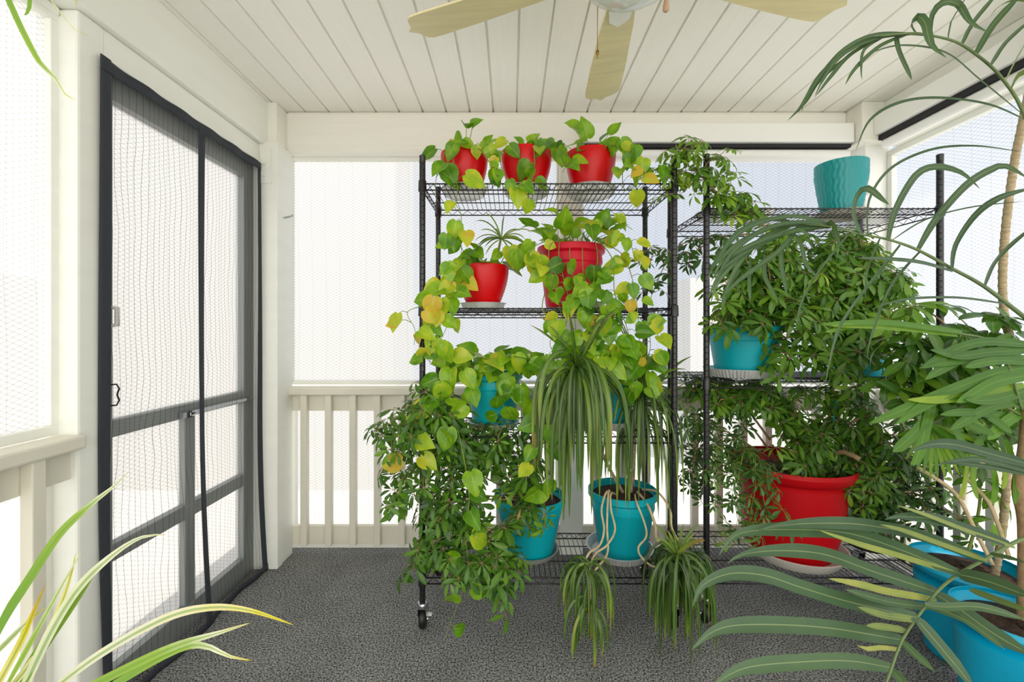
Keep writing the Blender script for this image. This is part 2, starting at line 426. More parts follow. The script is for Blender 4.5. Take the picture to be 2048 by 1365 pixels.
railing('cream painted wooden railing along the right wall, behind the palms', 'Y', -1.2, 2.40, 2.0, 0, -1,
        [2.23 - .136 * k for k in range(0, 28)])

# roller shades: white cassette, dark strip painting the shade in the slot, rolled fabric
t = thing('roller_shade', 'white rolled-up roller shade over the back window, under the beam', 'shade', (1.11, 2.41, 2.2))
m = MB(); m.box(.387, 1.855, 2.375, 2.43, 2.272, 2.375); m.build('cassette', M['white'], t, smooth=False, bevel=.004)
m = MB(); m.box(.39, 1.855, 2.40, 2.43, 2.252, 2.272); m.build('slot', M['dark_gap'], t, smooth=False)
m = MB(); m.tube([(.40, 2.425, 2.218), (1.85, 2.425, 2.218)], .029, 20); m.build('rolled_fabric', M['white'], t, angle=40)
t = thing('roller_shade', 'white rolled-up roller shade running along the top of the right window', 'shade', (1.96, .5, 2.2))
m = MB(); m.box(1.92, 1.976, -1.2, 2.33, 2.285, 2.385); m.build('cassette', M['white'], t, smooth=False, bevel=.004)
m = MB(); m.box(1.945, 1.976, -1.2, 2.33, 2.258, 2.285); m.build('slot', M['dark_gap'], t, smooth=False)
m = MB(); m.tube([(1.975, -1.2, 2.236), (1.975, 2.32, 2.236)], .026, 20); m.build('rolled_fabric', M['white'], t, angle=40)
# chain beside the column
m = MB()
for k in (0, 1):
    pts = [Vector((1.90 + k * .022, 2.36, 2.26 - q * .02)) for q in range(27)]
    m.tube(pts, .0013, 4)
    for p in pts[::1]: m.lathe([(0, -.003), (.003, 0), (0, .003)], p, 6)
m.box(1.895, 1.927, 2.35, 2.37, 1.98, 2.01)
tagd(m.build('shade_chain', M['white']), 'white beaded loop chain hanging beside the back right corner column', 'chain')

# corner bracket with bolts, wall hook
t = thing('corner_bracket', 'cream steel plate with two bolts near the top of the corner post', 'bracket', (-1.272, 2.30, 2.05))
m = MB(); m.box(-1.308, -1.25, 2.296, 2.302, 2.02, 2.2); m.build('plate', M['paint'], t, smooth=False, bevel=.001)
for z in (2.125, 2.065):
    m = MB(); m.tube([(-1.285, 2.297, z), (-1.285, 2.284, z)], .0105, 6); m.build('bolt', M['paint'], t, smooth=False)
m = MB()
for dz in (0, .006):
    m.tube([(-1.234, 2.38, 1.86), (-1.215, 2.375, 1.858 + dz), (-1.19, 2.37, 1.862 + dz), (-1.175, 2.365, 1.875 - dz * 2), (-1.165, 2.36, 1.866 + dz)], .0028, 6)
tagd(m.build('wall_hook', M['chrome']), 'small bent grey wire hook on the back left corner post', 'hook')

# ------------------------------------------------------------ door
XD = -1.345
d = MB()
d.box(-1.39, XD, 1.425, 1.487, .0, 2.118); d.box(-1.39, XD, 2.216, 2.30, .0, 2.118)
d.box(-1.39, XD, 1.487, 2.216, 2.03, 2.118); d.box(-1.39, XD, 1.487, 2.216, .0, .104)
door = struct(d.build('door_1', M['alu'], smooth=False, bevel=.003))
m = MB(); m.box(-1.385, XD - .003, 1.487, 2.216, .888, .946); m.build('middle_rail', M['alu'], door, smooth=False, bevel=.004)
m = MB(); m.box(-1.385, XD - .003, 1.487, 2.216, .466, .526); m.build('lower_rail', M['alu'], door, smooth=False, bevel=.004)
m = MB(); m.box(-1.384, XD - .005, 1.825, 1.882, .104, .888); m.build('mullion', M['alu'], door, smooth=False, bevel=.004)
m = MB(); m.tube([(-1.334, 1.82, .905), (-1.334, 2.2, .905)], .012, 12); m.tube([(-1.334, 2.2, .905), (-1.334, 2.28, .905)], .005, 8); m.box(-1.345, -1.325, 1.78, 1.83, .893, .918)
m.build('door_closer', M['chrome'], door, angle=40)
m = MB()
zz = [1.07, 1.062, 1.05, 1.035, 1.02, 1.008, 1.0]
m.tube([(-1.343, 1.46, 1.07), (-1.325, 1.478, 1.07), (-1.322, 1.485, 1.055), (-1.325, 1.48, 1.035), (-1.322, 1.485, 1.015), (-1.325, 1.478, 1.0), (-1.343, 1.46, 1.0)], .003, 6)
m.build('door_handle', M['black'], door)
m = MB(); m.tube([(-1.343, 1.455, 1.33), (-1.32, 1.475, 1.325), (-1.32, 1.475, 1.27), (-1.343, 1.455, 1.265)], .008, 8); m.build('latch', M['white'], door)
for (y0, y1, z0, z1) in ((1.487, 2.216, .946, 2.03), (1.487, 1.825, .526, .888), (1.882, 2.216, .526, .888), (1.487, 1.825, .104, .466), (1.882, 2.216, .104, .466)):
    s = MB(); s.add([Vector(c) for c in ((-1.375, y0, z0), (-1.375, y1, z0), (-1.375, y1, z1), (-1.375, y0, z1))], [(0, 1, 2, 3)])
    s.build('sheet', M['sheet_y'], door, smooth=False)

# magnetic netting curtain over the door
t = thing('door_netting', 'black netting curtain with dark binding, taped over the screen door', 'curtain', (-1.30, 1.85, 0))
def cx_(y, z):   # how far the netting stands off the door frame
    lo = max(0, 1 - z / .9)
    return -1.306 + .004 * math.sin(y * 38 + z * 2.2) + lo * lo * (.025 + .012 * math.sin(y * 11 + 1))
def patch(y0, y1, z0, z1, ny, nz, off=0.):
    q = MB(); vs = []; fs = []; uv = []
    for j in range(nz + 1):
        for i in range(ny + 1):
            y = y0 + (y1 - y0) * i / ny; z = z0 + (z1 - z0) * j / nz
            vs.append(Vector((cx_(y, z) + off, y, z)))
            if i and j:
                a = j * (ny + 1) + i; fs.append((a - 1, a, a - ny - 1, a - ny - 2))
    q.add(vs, fs); return q
patch(1.42, 1.85, .02, 2.10, 40, 60).build('net_panel', M['netting'], t)
patch(1.85, 2.28, .02, 2.10, 40, 60).build('net_panel', M['netting'], t)
def solid(o, th=.002):
    s = o.modifiers.new('thick', 'SOLIDIFY'); s.thickness = th; s.offset = 0; return o
solid(patch(1.394, 1.432, 0.004, 2.13, 3, 60, .002).build('side_binding', M['tape'], t))
solid(patch(2.264, 2.299, 0.004, 2.118, 3, 60, .002).build('side_binding', M['tape'], t))
solid(patch(1.394, 2.299, 2.085, 2.124, 40, 3, .004).build('top_binding', M['tape'], t))
solid(patch(1.40, 2.299, 0.003, .034, 40, 2, .004).build('bottom_binding', M['tape'], t))
solid(patch(1.835, 1.868, 0.01, 2.10, 3, 60, .006).build('centre_binding', M['tape'], t))

# ------------------------------------------------------------ ceiling fan
hub = Vector((.31, 1.13, 2.2))
t = thing('ceiling_fan', 'ceiling fan with pale oak blades and a frosted glass light bowl', 'fan', (hub.x, hub.y, CEIL))
m = MB(); m.lathe([(.0, 0), (.07, -.002), (.065, -.05), (.03, -.06), (.03, -.11), (.10, -.12), (.115, -.16), (.11, -.24), (.07, -.27), (0, -.275)][::-1], (hub.x, hub.y, CEIL), 36); m.build('motor', M['white'], t, angle=40)
m = MB(); m.lathe([(0, 2.128), (.04, 2.129), (.09, 2.138), (.118, 2.153), (.13, 2.172), (.128, 2.185), (.10, 2.196), (0, 2.199)], (hub.x, hub.y, 0), 40); m.build('light_bowl', M['glass_bowl'], t)
for k in range(5):
    an = math.radians(85 + 72 * k); R = Matrix.Rotation(an, 3, 'Z') @ Matrix.Rotation(math.radians(-9), 3, 'X')
    # outline of a blade along +X, width in Y
    up = [(.16, .042), (.25, .052), (.45, .064), (.60, .069), (.64, .067), (.655, .055), (.662, .04), (.668, .02), (.69, 0)]
    out = up + [(x, -y) for x, y in up[::-1][1:]]
    q = MB(); nn = len(out)
    q.add([hub + R @ Vector((x, y, 0)) for x, y in out] + [hub + R @ Vector((x, y, .006)) for x, y in out],
          [tuple(reversed(range(nn))), tuple(range(nn, 2 * nn))] + [(i, (i + 1) % nn, (i + 1) % nn + nn, i + nn) for i in range(nn)])
    bl = q.build('fan_blade', M['blade'], t, smooth=False, bevel=.001)
    q = MB(); vs = []
    pts = [(.07, .02), (.13, .02), (.17, .035), (.21, .03), (.235, 0)]
    oo = pts + [(x, -y) for x, y in pts[::-1][1:]]; nn = len(oo)
    q.add([hub + R @ Vector((x, y, -.008)) for x, y in oo] + [hub + R @ Vector((x, y, 0)) for x, y in oo],
          [tuple(reversed(range(nn))), tuple(range(nn, 2 * nn))] + [(i, (i + 1) % nn, (i + 1) % nn + nn, i + nn) for i in range(nn)])
    q.build('blade_bracket', M['white'], bl, smooth=False)
q = MB(); p0 = P(1195, 10, 1.23); p1 = P(1195, 100, 1.23)
q.tube([(p0.x, p0.y, 2.2), p0, p1], .0008, 4)
N = 42
for k in range(N): q.lathe([(0, -.0016), (.0017, 0), (0, .0016)], p0.lerp(p1, k / (N - 1)), 6)
ch = q.build('pull_chain', M['brass'], t)
q = MB(); q.lathe([(0, -.016), (.003, -.014), (.002, -.008), (.005, 0), (.004, .006), (0, .008)], P(1195, 106, 1.23), 10); q.build('bob', M['brass'], ch)
q = MB(); p = P(1332, 24, 1.22); q.lathe([(.004, 0), (.0085, .004), (.009, .012), (.006, .03), (.004, .04), (0, .042)], p, 12); q.tube([(p.x, p.y, 2.2), (p.x, p.y, p.z + .03)], .001, 4)
q.build('wooden_pull', M['wood_pull'], t)

# ------------------------------------------------------------ wire shelving racks
def rack(label, x0, x1, y0, y1, top, shelves, back_top=None):
    t = thing('wire_rack', label, 'shelving rack', ((x0 + x1) / 2, (y0 + y1) / 2, 0))
    for (x, y) in ((x0, y0), (x1, y0), (x0, y1), (x1, y1)):
        pr = [(.0, .115), (.0125, .115)]; z = .14
        while z < top - .03:
            pr += [(.0127, z - .0015), (.0114, z), (.0127, z + .0015)]; z += .0254
        pr += [(.0127, top - .008), (.0132, top - .007), (.0128, top), (0, top + .001)]
        q = MB(); q.lathe(pr, (x, y, 0), 14); q.build('post', M['black'], t, angle=35)
        # caster
        q = MB(); c = Vector((x, y, 0)); s = 1 if x == x0 else -1
        q.lathe([(0, .118), (.018, .118), (.021, .112), (.021, .103), (.013, .098), (0, .098)][::-1], c, 16)
        for dx in (-.016, .016):
            vs = [c + Vector((dx, a, h)) for a, h in ((-.014, .10), (.016, .10), (.034, .055), (.026, .028), (.012, .03), (-.014, .075))]
            vs2 = [v + Vector((.002 if dx > 0 else -.002, 0, 0)) for v in vs]
            q.add(vs + vs2, [tuple(range(6)), tuple(range(11, 5, -1))] + [(i, (i + 1) % 6, (i + 1) % 6 + 6, i + 6) for i in range(6)])
        q.box(x - .018, x + .018, y - .016, y + .017, .097, .101)
        q.tube([c + Vector((-.02, .02, .038)), c + Vector((.02, .02, .038))], .005, 8)
        ca = q.build('caster', M['chrome'], t, angle=35)
        q = MB(); rot = []
        o = len(q.v); prof = [(0, -.014), (.028, -.014), (.037, -.013), (.042, -.006), (.042, .006), (.037, .013), (.028, .014), (0, .014)]
        q.lathe(prof, (0, 0, 0), 24)
        q.v = [Vector((v.z, v.x, v.y)) + c + Vector((0, .02, .042)) for v in q.v]
        q.build('wheel', M['rubber'], ca, angle=35)
        if x == x0 or y == y0:
            q = MB(); q.box(x + .006 * s, x + .03 * s, y + .045, y + .06, .03, .04) if s > 0 else q.box(x - .03, x - .006, y + .045, y + .06, .03, .04)
            q.box(x + .012 * s - .002, x + .012 * s + .002, y + .02, y + .058, .032, .044)
            q.build('brake_pedal', M['white'], ca, smooth=False, bevel=.002)
    for zs in shelves:
        q = MB(); w = .0032; lo = zs - .03
        for (a, c) in (((x0, y0), (x1, y0)), ((x0, y1), (x1, y1)), ((x0, y0), (x0, y1)), ((x1, y0), (x1, y1))):
            q.tube([(a[0], a[1], zs - .004), (c[0], c[1], zs - .004)], w, 5); q.tube([(a[0], a[1], lo), (c[0], c[1], lo)], w, 5)
            L = math.hypot(c[0] - a[0], c[1] - a[1]); k = max(2, int(round((L - .04) / .026))); pts = []
            for i in range(k + 1):
                f = (.02 + (L - .04) * i / k) / L
                pts.append((a[0] + (c[0] - a[0]) * f, a[1] + (c[1] - a[1]) * f, zs - .006 if i % 2 else lo + .001))
            q.tube(pts, .0017, 4)
        nx = int(round((x1 - x0) / .0225))
        for i in range(1, nx):
            x = x0 + (x1 - x0) * i / nx; q.tube([(x, y0, zs), (x, y1, zs)], .0017, 4)
        for f in (.33, .67):
            y = y0 + (y1 - y0) * f; q.tube([(x0, y, zs - .005), (x1, y, zs - .005)], .0027, 4)
        sh = q.build('shelf', M['wire'], t)
        for (x, y) in ((x0, y0), (x1, y0), (x0, y1), (x1, y1)):
            q = MB(); q.lathe([(.014, lo - .006), (.0175, lo - .006), (.0165, zs + .006), (.0135, zs + .012)], (x, y, 0), 14); q.build('collar', M['black'], sh, angle=35)
    return t
R1 = rack('left black wire shelving rack on casters, holding the golden pothos pots', -.369, .68, 1.833, 2.232, 1.979, (1.866, 1.346, .812, .225))
R2 = rack('right black wire shelving rack on casters, holding the umbrella plants', .831, 1.824, 1.871, 2.30, 2.0, (1.773, 1.037, .204))

# ------------------------------------------------------------ leaves
rnd = random.Random(7)
UP = Vector((0, 0, 1))
def rv(s=1.):
    while True:
        v = Vector((rnd.uniform(-1, 1), rnd.uniform(-1, 1), rnd.uniform(-1, 1)))
        if .05 < v.length < 1: return v.normalized() * s
def ortho(d, n):
    n = n - d * n.dot(d)
    return n.normalized() if n.length > 1e-4 else d.orthogonal().normalized()
HROWS = [(-.06, .24), (.08, .37), (.26, .43), (.46, .405), (.66, .30), (.84, .15), (1., .0)]
def heart(mb, b, d, n, L, tint):
    d = d.normalized(); n = ortho(d, n); s = d.cross(n); vs = []; uv = []; fs = []
    curl = rnd.uniform(.0, .5); fold = rnd.uniform(.05, .65); b = Vector(b); L *= rnd.uniform(.85, 1.08)
    wv = rnd.uniform(0, 6)
    for j, (y, w) in enumerate(HROWS):
        for i, c in enumerate((-1, -.5, 0, .5, 1)):
            yy = y if j else (0. if c == 0 else (-.09 if abs(c) == .5 else -.05))
            x = w * c
            z = fold * abs(x) - curl * max(yy, 0) ** 2 + .02 * math.sin(wv + j * 2 + i)
            vs.append(b + d * (yy * L) + s * (x * L) + n * (z * L)); uv.append((.5 + c * .5, max(0, yy)))
            if i and j:
                a = j * 5 + i; fs.append((a - 6, a - 5, a, a - 1))
    mb.add(vs, fs, uv, tint)
LROWS = [(0, .05), (.2, .28), (.45, .47), (.68, .5), (.87, .30), (1., .0)]
def leaflet(mb, b, d, n, L, W, tint, droop=.3, fold=.25):
    d = d.normalized(); n = ortho(d, n); s = d.cross(n); vs = []; uv = []; fs = []
    for j, (y, w) in enumerate(LROWS):
        dn = n * (-droop * y * y * L)
        for i, c in enumerate((-1, 0, 1)):
            vs.append(b + d * (y * L) + s * (c * w * W) + n * (abs(c) * w * W * fold) + dn); uv.append((.5 + c * .5, y))
            if i and j:
                a = j * 3 + i; fs.append((a - 4, a - 3, a, a - 1))
    mb.add(vs, fs, uv, tint)
def rosette(mb, st, base, axis, L, tint, k=None, W=None, pet=.07):
    """schefflera leaf: petiole then a fan of leaflets"""
    W = W or SW
    axis = axis.normalized(); tip = base + axis * pet + Vector((0, 0, -.008))
    st.tube([base, base.lerp(tip, .5) + Vector((0, 0, .006)), tip], [.0014, .0011, .0009], 4, False)
    k = k or rnd.choice((6, 7, 7, 8)); nrm = (axis * .5 + UP * .7 + Vector((0, -.25, 0)) + rv(.35)).normalized()
    u = nrm.orthogonal().normalized(); v = nrm.cross(u); ph = rnd.uniform(0, 6.3); dr = rnd.uniform(-.05, .55)
    for i in range(k):
        a = ph + 2 * PI * i / k * .94
        d = (u * math.cos(a) + v * math.sin(a) - nrm * dr + rv(.12)).normalized()
        l = L * rnd.uniform(.7, 1.12); p2 = tip + d * .012
        st.tube([tip, p2], .0007, 3, False)
        leaflet(mb, p2, d, nrm, l, l * W, min(1, max(0, tint + rnd.gauss(0, .06))), rnd.uniform(.05, .6))
def smooth_path(pts, step=.02):
    """Catmull-Rom through the points, resampled"""
    pts = [Vector(p) for p in pts]
    if len(pts) == 2: pts = [pts[0], pts[0].lerp(pts[1], .5), pts[1]]
    out = []
    for i in range(len(pts) - 1):
        p0, p1, p2, p3 = pts[max(i - 1, 0)], pts[i], pts[i + 1], pts[min(i + 2, len(pts) - 1)]
        n = max(2, int((p2 - p1).length / step))
        for k in range(n):
            t = k / n
            out.append(.5 * ((2 * p1) + (p2 - p0) * t + (2 * p0 - 5 * p1 + 4 * p2 - p3) * t * t + (3 * p1 - p0 - 3 * p2 + p3) * t ** 3))
    out.append(pts[-1]); return out
def blade(mb, pts, W, hint, tint, fold=.25, base=.45, tipf=.35, step=.02, tint2=None):
    """strap leaf along a path; widths rise from the base then run out to a point"""
    path = smooth_path(pts, step); n = len(path); vs = []; uv = []; fs = []; tt = []
    prev = None
    for j, p in enumerate(path):
        f = j / (n - 1); t = (path[min(j + 1, n - 1)] - path[max(j - 1, 0)]).normalized()
        nr = ortho(t, hint if prev is None else (prev * .75 + hint * .25)); prev = nr; s = t.cross(nr)
        w = W * min(1, base + (1 - base) * f / .18) if f < .18 else W
        if f > 1 - tipf: w *= max(.02, math.sin(PI / 2 * min(1, (1 - f) / tipf)) ** .9)
        for i, c in enumerate((-1, 0, 1)):
            vs.append(p + s * (c * w * .5) + nr * (abs(c) * w * fold * .5)); uv.append((.5 + c * .5, f))
            tt.append(tint if tint2 is None else tint + (tint2 - tint) * f * f)
            if i and j:
                a = j * 3 + i; fs.append((a - 4, a - 3, a, a - 1))
    o = len(mb.t); mb.add(vs, fs, uv, tint); mb.t[o:] = tt
def arch(base, d, L, droop, n=9):
    """a path that starts along d and sags"""
    p = Vector(base); d = d.normalized(); out = [p.copy()]
    for k in range(n):
        f = (k + 1) / n
        d = (d + Vector((0, 0, -droop * (.25 + f) / n * 3))).normalized()
        p = p + d * (L / n); out.append(p.copy())
    return out

# ------------------------------------------------------------ pots and saucers
def pot(t, c, rt, rb, h, m, style='plain', name='pot', soil=.035):
    x, y, z = c; th = .004
    if style == 'plain':
        o = [(rb * .80, z), (rb * .93, z + .004), (rb, z + .012)] + [(rb + (rt - rb) * math.sin(PI / 2 * f) ** .95, z + .012 + (h - .02) * f) for f in (.12, .25, .4, .55, .7, .85, 1)] + [(rt - .001, z + h)]
    elif style == 'band':
        o = [(rb * .95, z), (rb, z + .006), (rb + (rt - rb) * .62, z + h * .70), (rb + (rt - rb) * .62 + .003, z + h * .715), (rb + (rt - rb) * .66 + .003, z + h * .735), (rt - .014, z + h * .86), (rt - .006, z + h * .885), (rt, z + h * .90), (rt, z + h * .99), (rt - .003, z + h)]
    elif style == 'bell':
        o = [(rb * .95, z), (rb, z + .006), (rb + (rt - rb) * .45, z + h * .35), (rb + (rt - rb) * .62, z + h * .80), (rt - .05, z + h * .84), (rt - .022, z + h * .87), (rt - .005, z + h * .92), (rt, z + h * .96), (rt - .006, z + h)]
    else:
        o = [(rb * .93, z), (rb, z + .005)] + [(rb + (rt - rb) * (k / 16) ** .8, z + .005 + (h - .01) * k / 16) for k in range(1, 17)]
    q = MB(); inner = [(r - th, zz) for r, zz in o[::-1]]; inner = [(inner[0][0], inner[0][1])] + [p for p in inner[1:] if p[1] > z + .02] + [(rb * .9, z + .012), (0, z + .012)]
    mod = None
    if style == 'ridged':
        def mod(r, zz, an, j):
            if j < 18 and r > 0:
                k = 30; r = r + .0014 * math.sin(k * an + 1.5 * math.sin(zz * 110)) + .0006 * math.sin(zz * 190 + 3 * math.sin(an * 9))
            return r, zz
    q.lathe([(0, z)] + o + inner, (x, y, 0), 150 if style == 'ridged' else 48, mod)
    po = q.build(name, m, t, angle=28)
    if soil is not None:
        # soil surface
        hz = h - soil; rr = None
        f = hz / h; prof = o
        for (r0, z0), (r1, z1) in zip(prof, prof[1:]):
            if z0 <= z + hz <= z1: rr = r0 + (r1 - r0) * (z + hz - z0) / max(1e-6, z1 - z0)
        rr = (rr or rt) - .0045; q = MB()
        for (r0, z0), (r1, z1) in zip(prof, prof[1:]):
            if z0 <= z + hz - .014 <= z1: rr = min(rr, r0 + (r1 - r0) * (z + hz - .014 - z0) / max(1e-6, z1 - z0) - .0045)
        q.lathe([(0, z + hz - .014), (rr - .004, z + hz - .014), (rr, z + hz), (rr * .8, z + hz + .004), (rr * .5, z + hz + .010), (0, z + hz + .006)], (x, y, 0), 32,
                lambda r, zz, an, j: (r, zz + (.003 * math.sin(an * 7 + r * 90) if 2 < j else 0)))
        q.build('soil', M['soil'], t)
        return Vector((x, y, z + hz))
    return Vector((x, y, z + h))
def saucer(label, c, r, h, m, pleat=0, group=None, name='drip_saucer', cat='saucer'):
    x, y, z = c; rb = r * .84
    pr = [(0, z), (rb, z), (rb + .004, z + .002), (r - .004, z + h * .95), (r + .003, z + h * .97), (r + .003, z + h), (r - .005, z + h), (rb, z + .006), (0, z + .005)]
    def mod(rr, zz, an, j):
        if pleat and j in (2, 3, 7): rr += .0022 * math.cos(an * pleat)
        return rr, zz
    q = MB(); q.lathe(pr, (x, y, 0), 216 if pleat else 44, mod if pleat else None)
    return tagd(q.build(name, m, angle=35), label, cat, group)

# ------------------------------------------------------------ pothos
def vine(t, pts, size, n, tint=.5, leafy=1., r=.0022, start=0.):
    """a trailing stem (part) carrying its leaves (sub-part)"""
    path = smooth_path(pts, .015); st = MB(); lf = MB()
    rr = [r * (1 - .5 * i / len(path)) for i in range(len(path))]
    st.tube(path, rr, 6)
    for k in range(n):
        f = start + (1 - start) * (k + rnd.uniform(.2, .8)) / n; i = min(len(path) - 2, int(f * (len(path) - 1)))
        b = path[i]; side = Vector((rnd.choice((-1, 1)) * rnd.uniform(.4, 1), -rnd.uniform(.1, 1), rnd.uniform(-.3, .8))).normalized()
        L = size * rnd.uniform(.65, 1.15); pt = b + side * L * rnd.uniform(.25, .7)
        st.tube([b, b.lerp(pt, .5) + Vector((0, 0, .008)), pt], [.0014, .0012, .001], 4)
        d = (Vector((side.x * .7, side.y * .3, -.75)) + rv(.75)).normalized()
        nrm = (Vector((rnd.uniform(-.5, .5), -1, rnd.uniform(0, .7)))).normalized()
        heart(lf, pt, d, nrm, L, max(0, min(1, tint + rnd.gauss(0, .17))))
    s = st.build('vine', M['stem'], t); lf.build('foliage', M['pothos'], s)
def crown(t, c, r, n, size, tint=.45, h=.09, up=.3):
    """the leaves standing up out of the pot"""
    st = MB(); lf = MB()
    for k in range(n):
        a = rnd.uniform(0, 2 * PI); rr = r * math.sqrt(rnd.random())
        b = c + Vector((math.cos(a) * rr * .4, math.sin(a) * rr * .4, 0))
        tip = c + Vector((math.cos(a) * rr, math.sin(a) * rr - .01, h * rnd.uniform(.25, 1.)))
        st.tube([b, b.lerp(tip, .5) + Vector((0, 0, .02)), tip], [.002, .0016, .0012], 5)
        out = Vector((math.cos(a), math.sin(a), 0))
        d = (out * .8 + Vector((0, 0, rnd.uniform(-.55, .5 + up))) + rv(.5)).normalized()
        nrm = (Vector((0, -.6, .7)) + out * .3 + rv(.3)).normalized()
        heart(lf, tip, d, nrm, size * rnd.uniform(.7, 1.15), max(0, min(1, tint + rnd.gauss(0, .16))))
    s = st.build('stem', M['stem'], t); lf.build('foliage', M['pothos'], s)

def PP(lst, Y=None):
    return [P(p[0], p[1], p[2] if len(p) > 2 else Y) for p in lst]

Z1, Z2, Z3, Z4 = 1.8685, 1.3485, .8145, .2275
# --- top shelf, three small red pots
t = thing('potted_pothos', 'golden pothos in a small red pot, leftmost on the top shelf', 'plant', (-.214, 2.02, Z1))
saucer('round foil saucer under the leftmost red pot on the top shelf', (-.214, 2.02, Z1), .102, .03, M['foil'], 54)
c = pot(t, (-.214, 2.02, Z1 + .0065), .108, .072, .18, M['red'])
crown(t, c, .13, 9, .08, .42, .12, .5)
vine(t, PP([(930, 295, 1.98), (905, 300, 1.9), (912, 350, 1.84), (915, 380, 1.81), (912, 410, 1.80), (922, 430, 1.80), (921, 520, 1.80), (905, 560, 1.80), (898, 620, 1.79)]), .088, 10, .5)
vine(t, PP([(920, 290, 1.98), (895, 300, 1.93), (880, 330, 1.86), (872, 360, 1.81), (870, 390, 1.8)]), .092, 4, .45)
vine(t, PP([(950, 290, 1.95), (968, 310, 1.85), (985, 340, 1.80), (975, 380, 1.80)]), .07, 7, .5)
t = thing('potted_pothos', 'golden pothos in a small red pot, middle of the three on the top shelf', 'plant', (.0705, 2.02, Z1))
saucer('round foil saucer under the middle red pot on the top shelf', (.0705, 2.02, Z1), .105, .03, M['foil'], 54)
c = pot(t, (.0705, 2.02, Z1 + .0065), .116, .074, .187, M['red'])
crown(t, c, .13, 8, .085, .4, .14, .9)
vine(t, PP([(1065, 288, 1.93), (1068, 300, 1.895), (1069, 330, 1.90), (1064, 360, 1.86), (1060, 380, 1.82), (1055, 410, 1.81)]), .08, 7, .5, r=.003)
vine(t, PP([(1090, 290, 1.95), (1120, 300, 1.88), (1135, 320, 1.86), (1125, 345, 1.85)]), .085, 8, .4)
vine(t, PP([(1020, 290, 1.95), (1000, 310, 1.86), (1010, 350, 1.81), (1040, 375, 1.80), (1065, 400, 1.80), (1080, 405, 1.81)]), .075, 8, .5)
t = thing('potted_pothos', 'golden pothos in a small red pot, rightmost on the top shelf', 'plant', (.365, 2.02, Z1))
saucer('round foil saucer under the rightmost red pot on the top shelf', (.365, 2.02, Z1), .115, .03, M['foil'], 54)
c = pot(t, (.365, 2.02, Z1 + .0065), .114, .078, .184, M['red'])
crown(t, c, .13, 8, .085, .4, .13, .8)
vine(t, PP([(1210, 288, 1.95), (1240, 295, 1.88), (1270, 315, 1.84), (1300, 335, 1.82), (1330, 345, 1.82)]), .08, 11, .5)
vine(t, PP([(1225, 285, 1.97), (1250, 300, 1.92), (1245, 350, 1.85), (1252, 380, 1.82), (1290, 350, 1.8), (1310, 335, 1.8)]), .07, 9, .6)
# --- second shelf
t = thing('potted_pothos', 'yellowing pothos with a spiky shoot in a small red pot on the second shelf', 'plant', (-.127, 2.0, Z2))
saucer('plain silver saucer under the small red pot on the second shelf', (-.127, 2.0, Z2), .105, .026, M['foil'])
c = pot(t, (-.127, 2.0, Z2 + .006), .117, .073, .187, M['red'])
crown(t, c, .15, 12, .095, .45, .11)
vine(t, PP([(945, 530, 1.95), (925, 500, 1.88), (915, 480, 1.84), (905, 460, 1.82)]), .085, 7, .5)
vine(t, PP([(940, 530, 1.95), (915, 535, 1.86), (905, 560, 1.81), (900, 600, 1.80), (895, 650, 1.8), (870, 700, 1.8)]), .085, 11, .5)
vine(t, PP([(1000, 530, 1.95), (1020, 500, 1.9), (1045, 520, 1.86), (1035, 490, 1.86)]), .095, 8, .72)
vine(t, PP([(925, 540, 1.9), (880, 590, 1.80), (850, 610, 1.76), (815, 625, 1.76), (830, 660, 1.76), (828, 690, 1.76)]), .10, 9, .85)
vine(t, PP([(930, 560, 1.83), (885, 600, 1.80), (865, 640, 1.78), (862, 690, 1.78), (860, 730, 1.79)]), .08, 14, .66)
q = MB(); s = MB(); hd = P(1003, 478, 1.93)
s.tube(smooth_path([P(995, 530, 1.97), P(998, 505, 1.95), hd]), .0028, 6)
sb = s.build('shoot', M['bark'], t)
for k in range(22):
    d = Vector((rnd.uniform(-1, 1), rnd.uniform(-.6, .3), rnd.uniform(-.3, 1.1))).normalized()
    blade(q, arch(hd, d, rnd.uniform(.09, .17), .5, 5), .006, Vector((0, -1, .4)), rnd.uniform(.2, .9))
q.build('foliage', M['drac'], sb)
t = thing('potted_pothos', 'large trailing pothos in a big crimson pot on the second shelf', 'plant', (.276, 2.03, Z2))
saucer('grey metal saucer under the big crimson pot', (.30, 2.03, Z2), .135, .03, M['foil'], 54)
c = pot(t, (.276, 2.03, Z2 + .0065), .155, .115, .278, M['crimson'], 'band')
crown(t, c + Vector((0, .0, .02)), .19, 34, .09, .5, .13, .4)
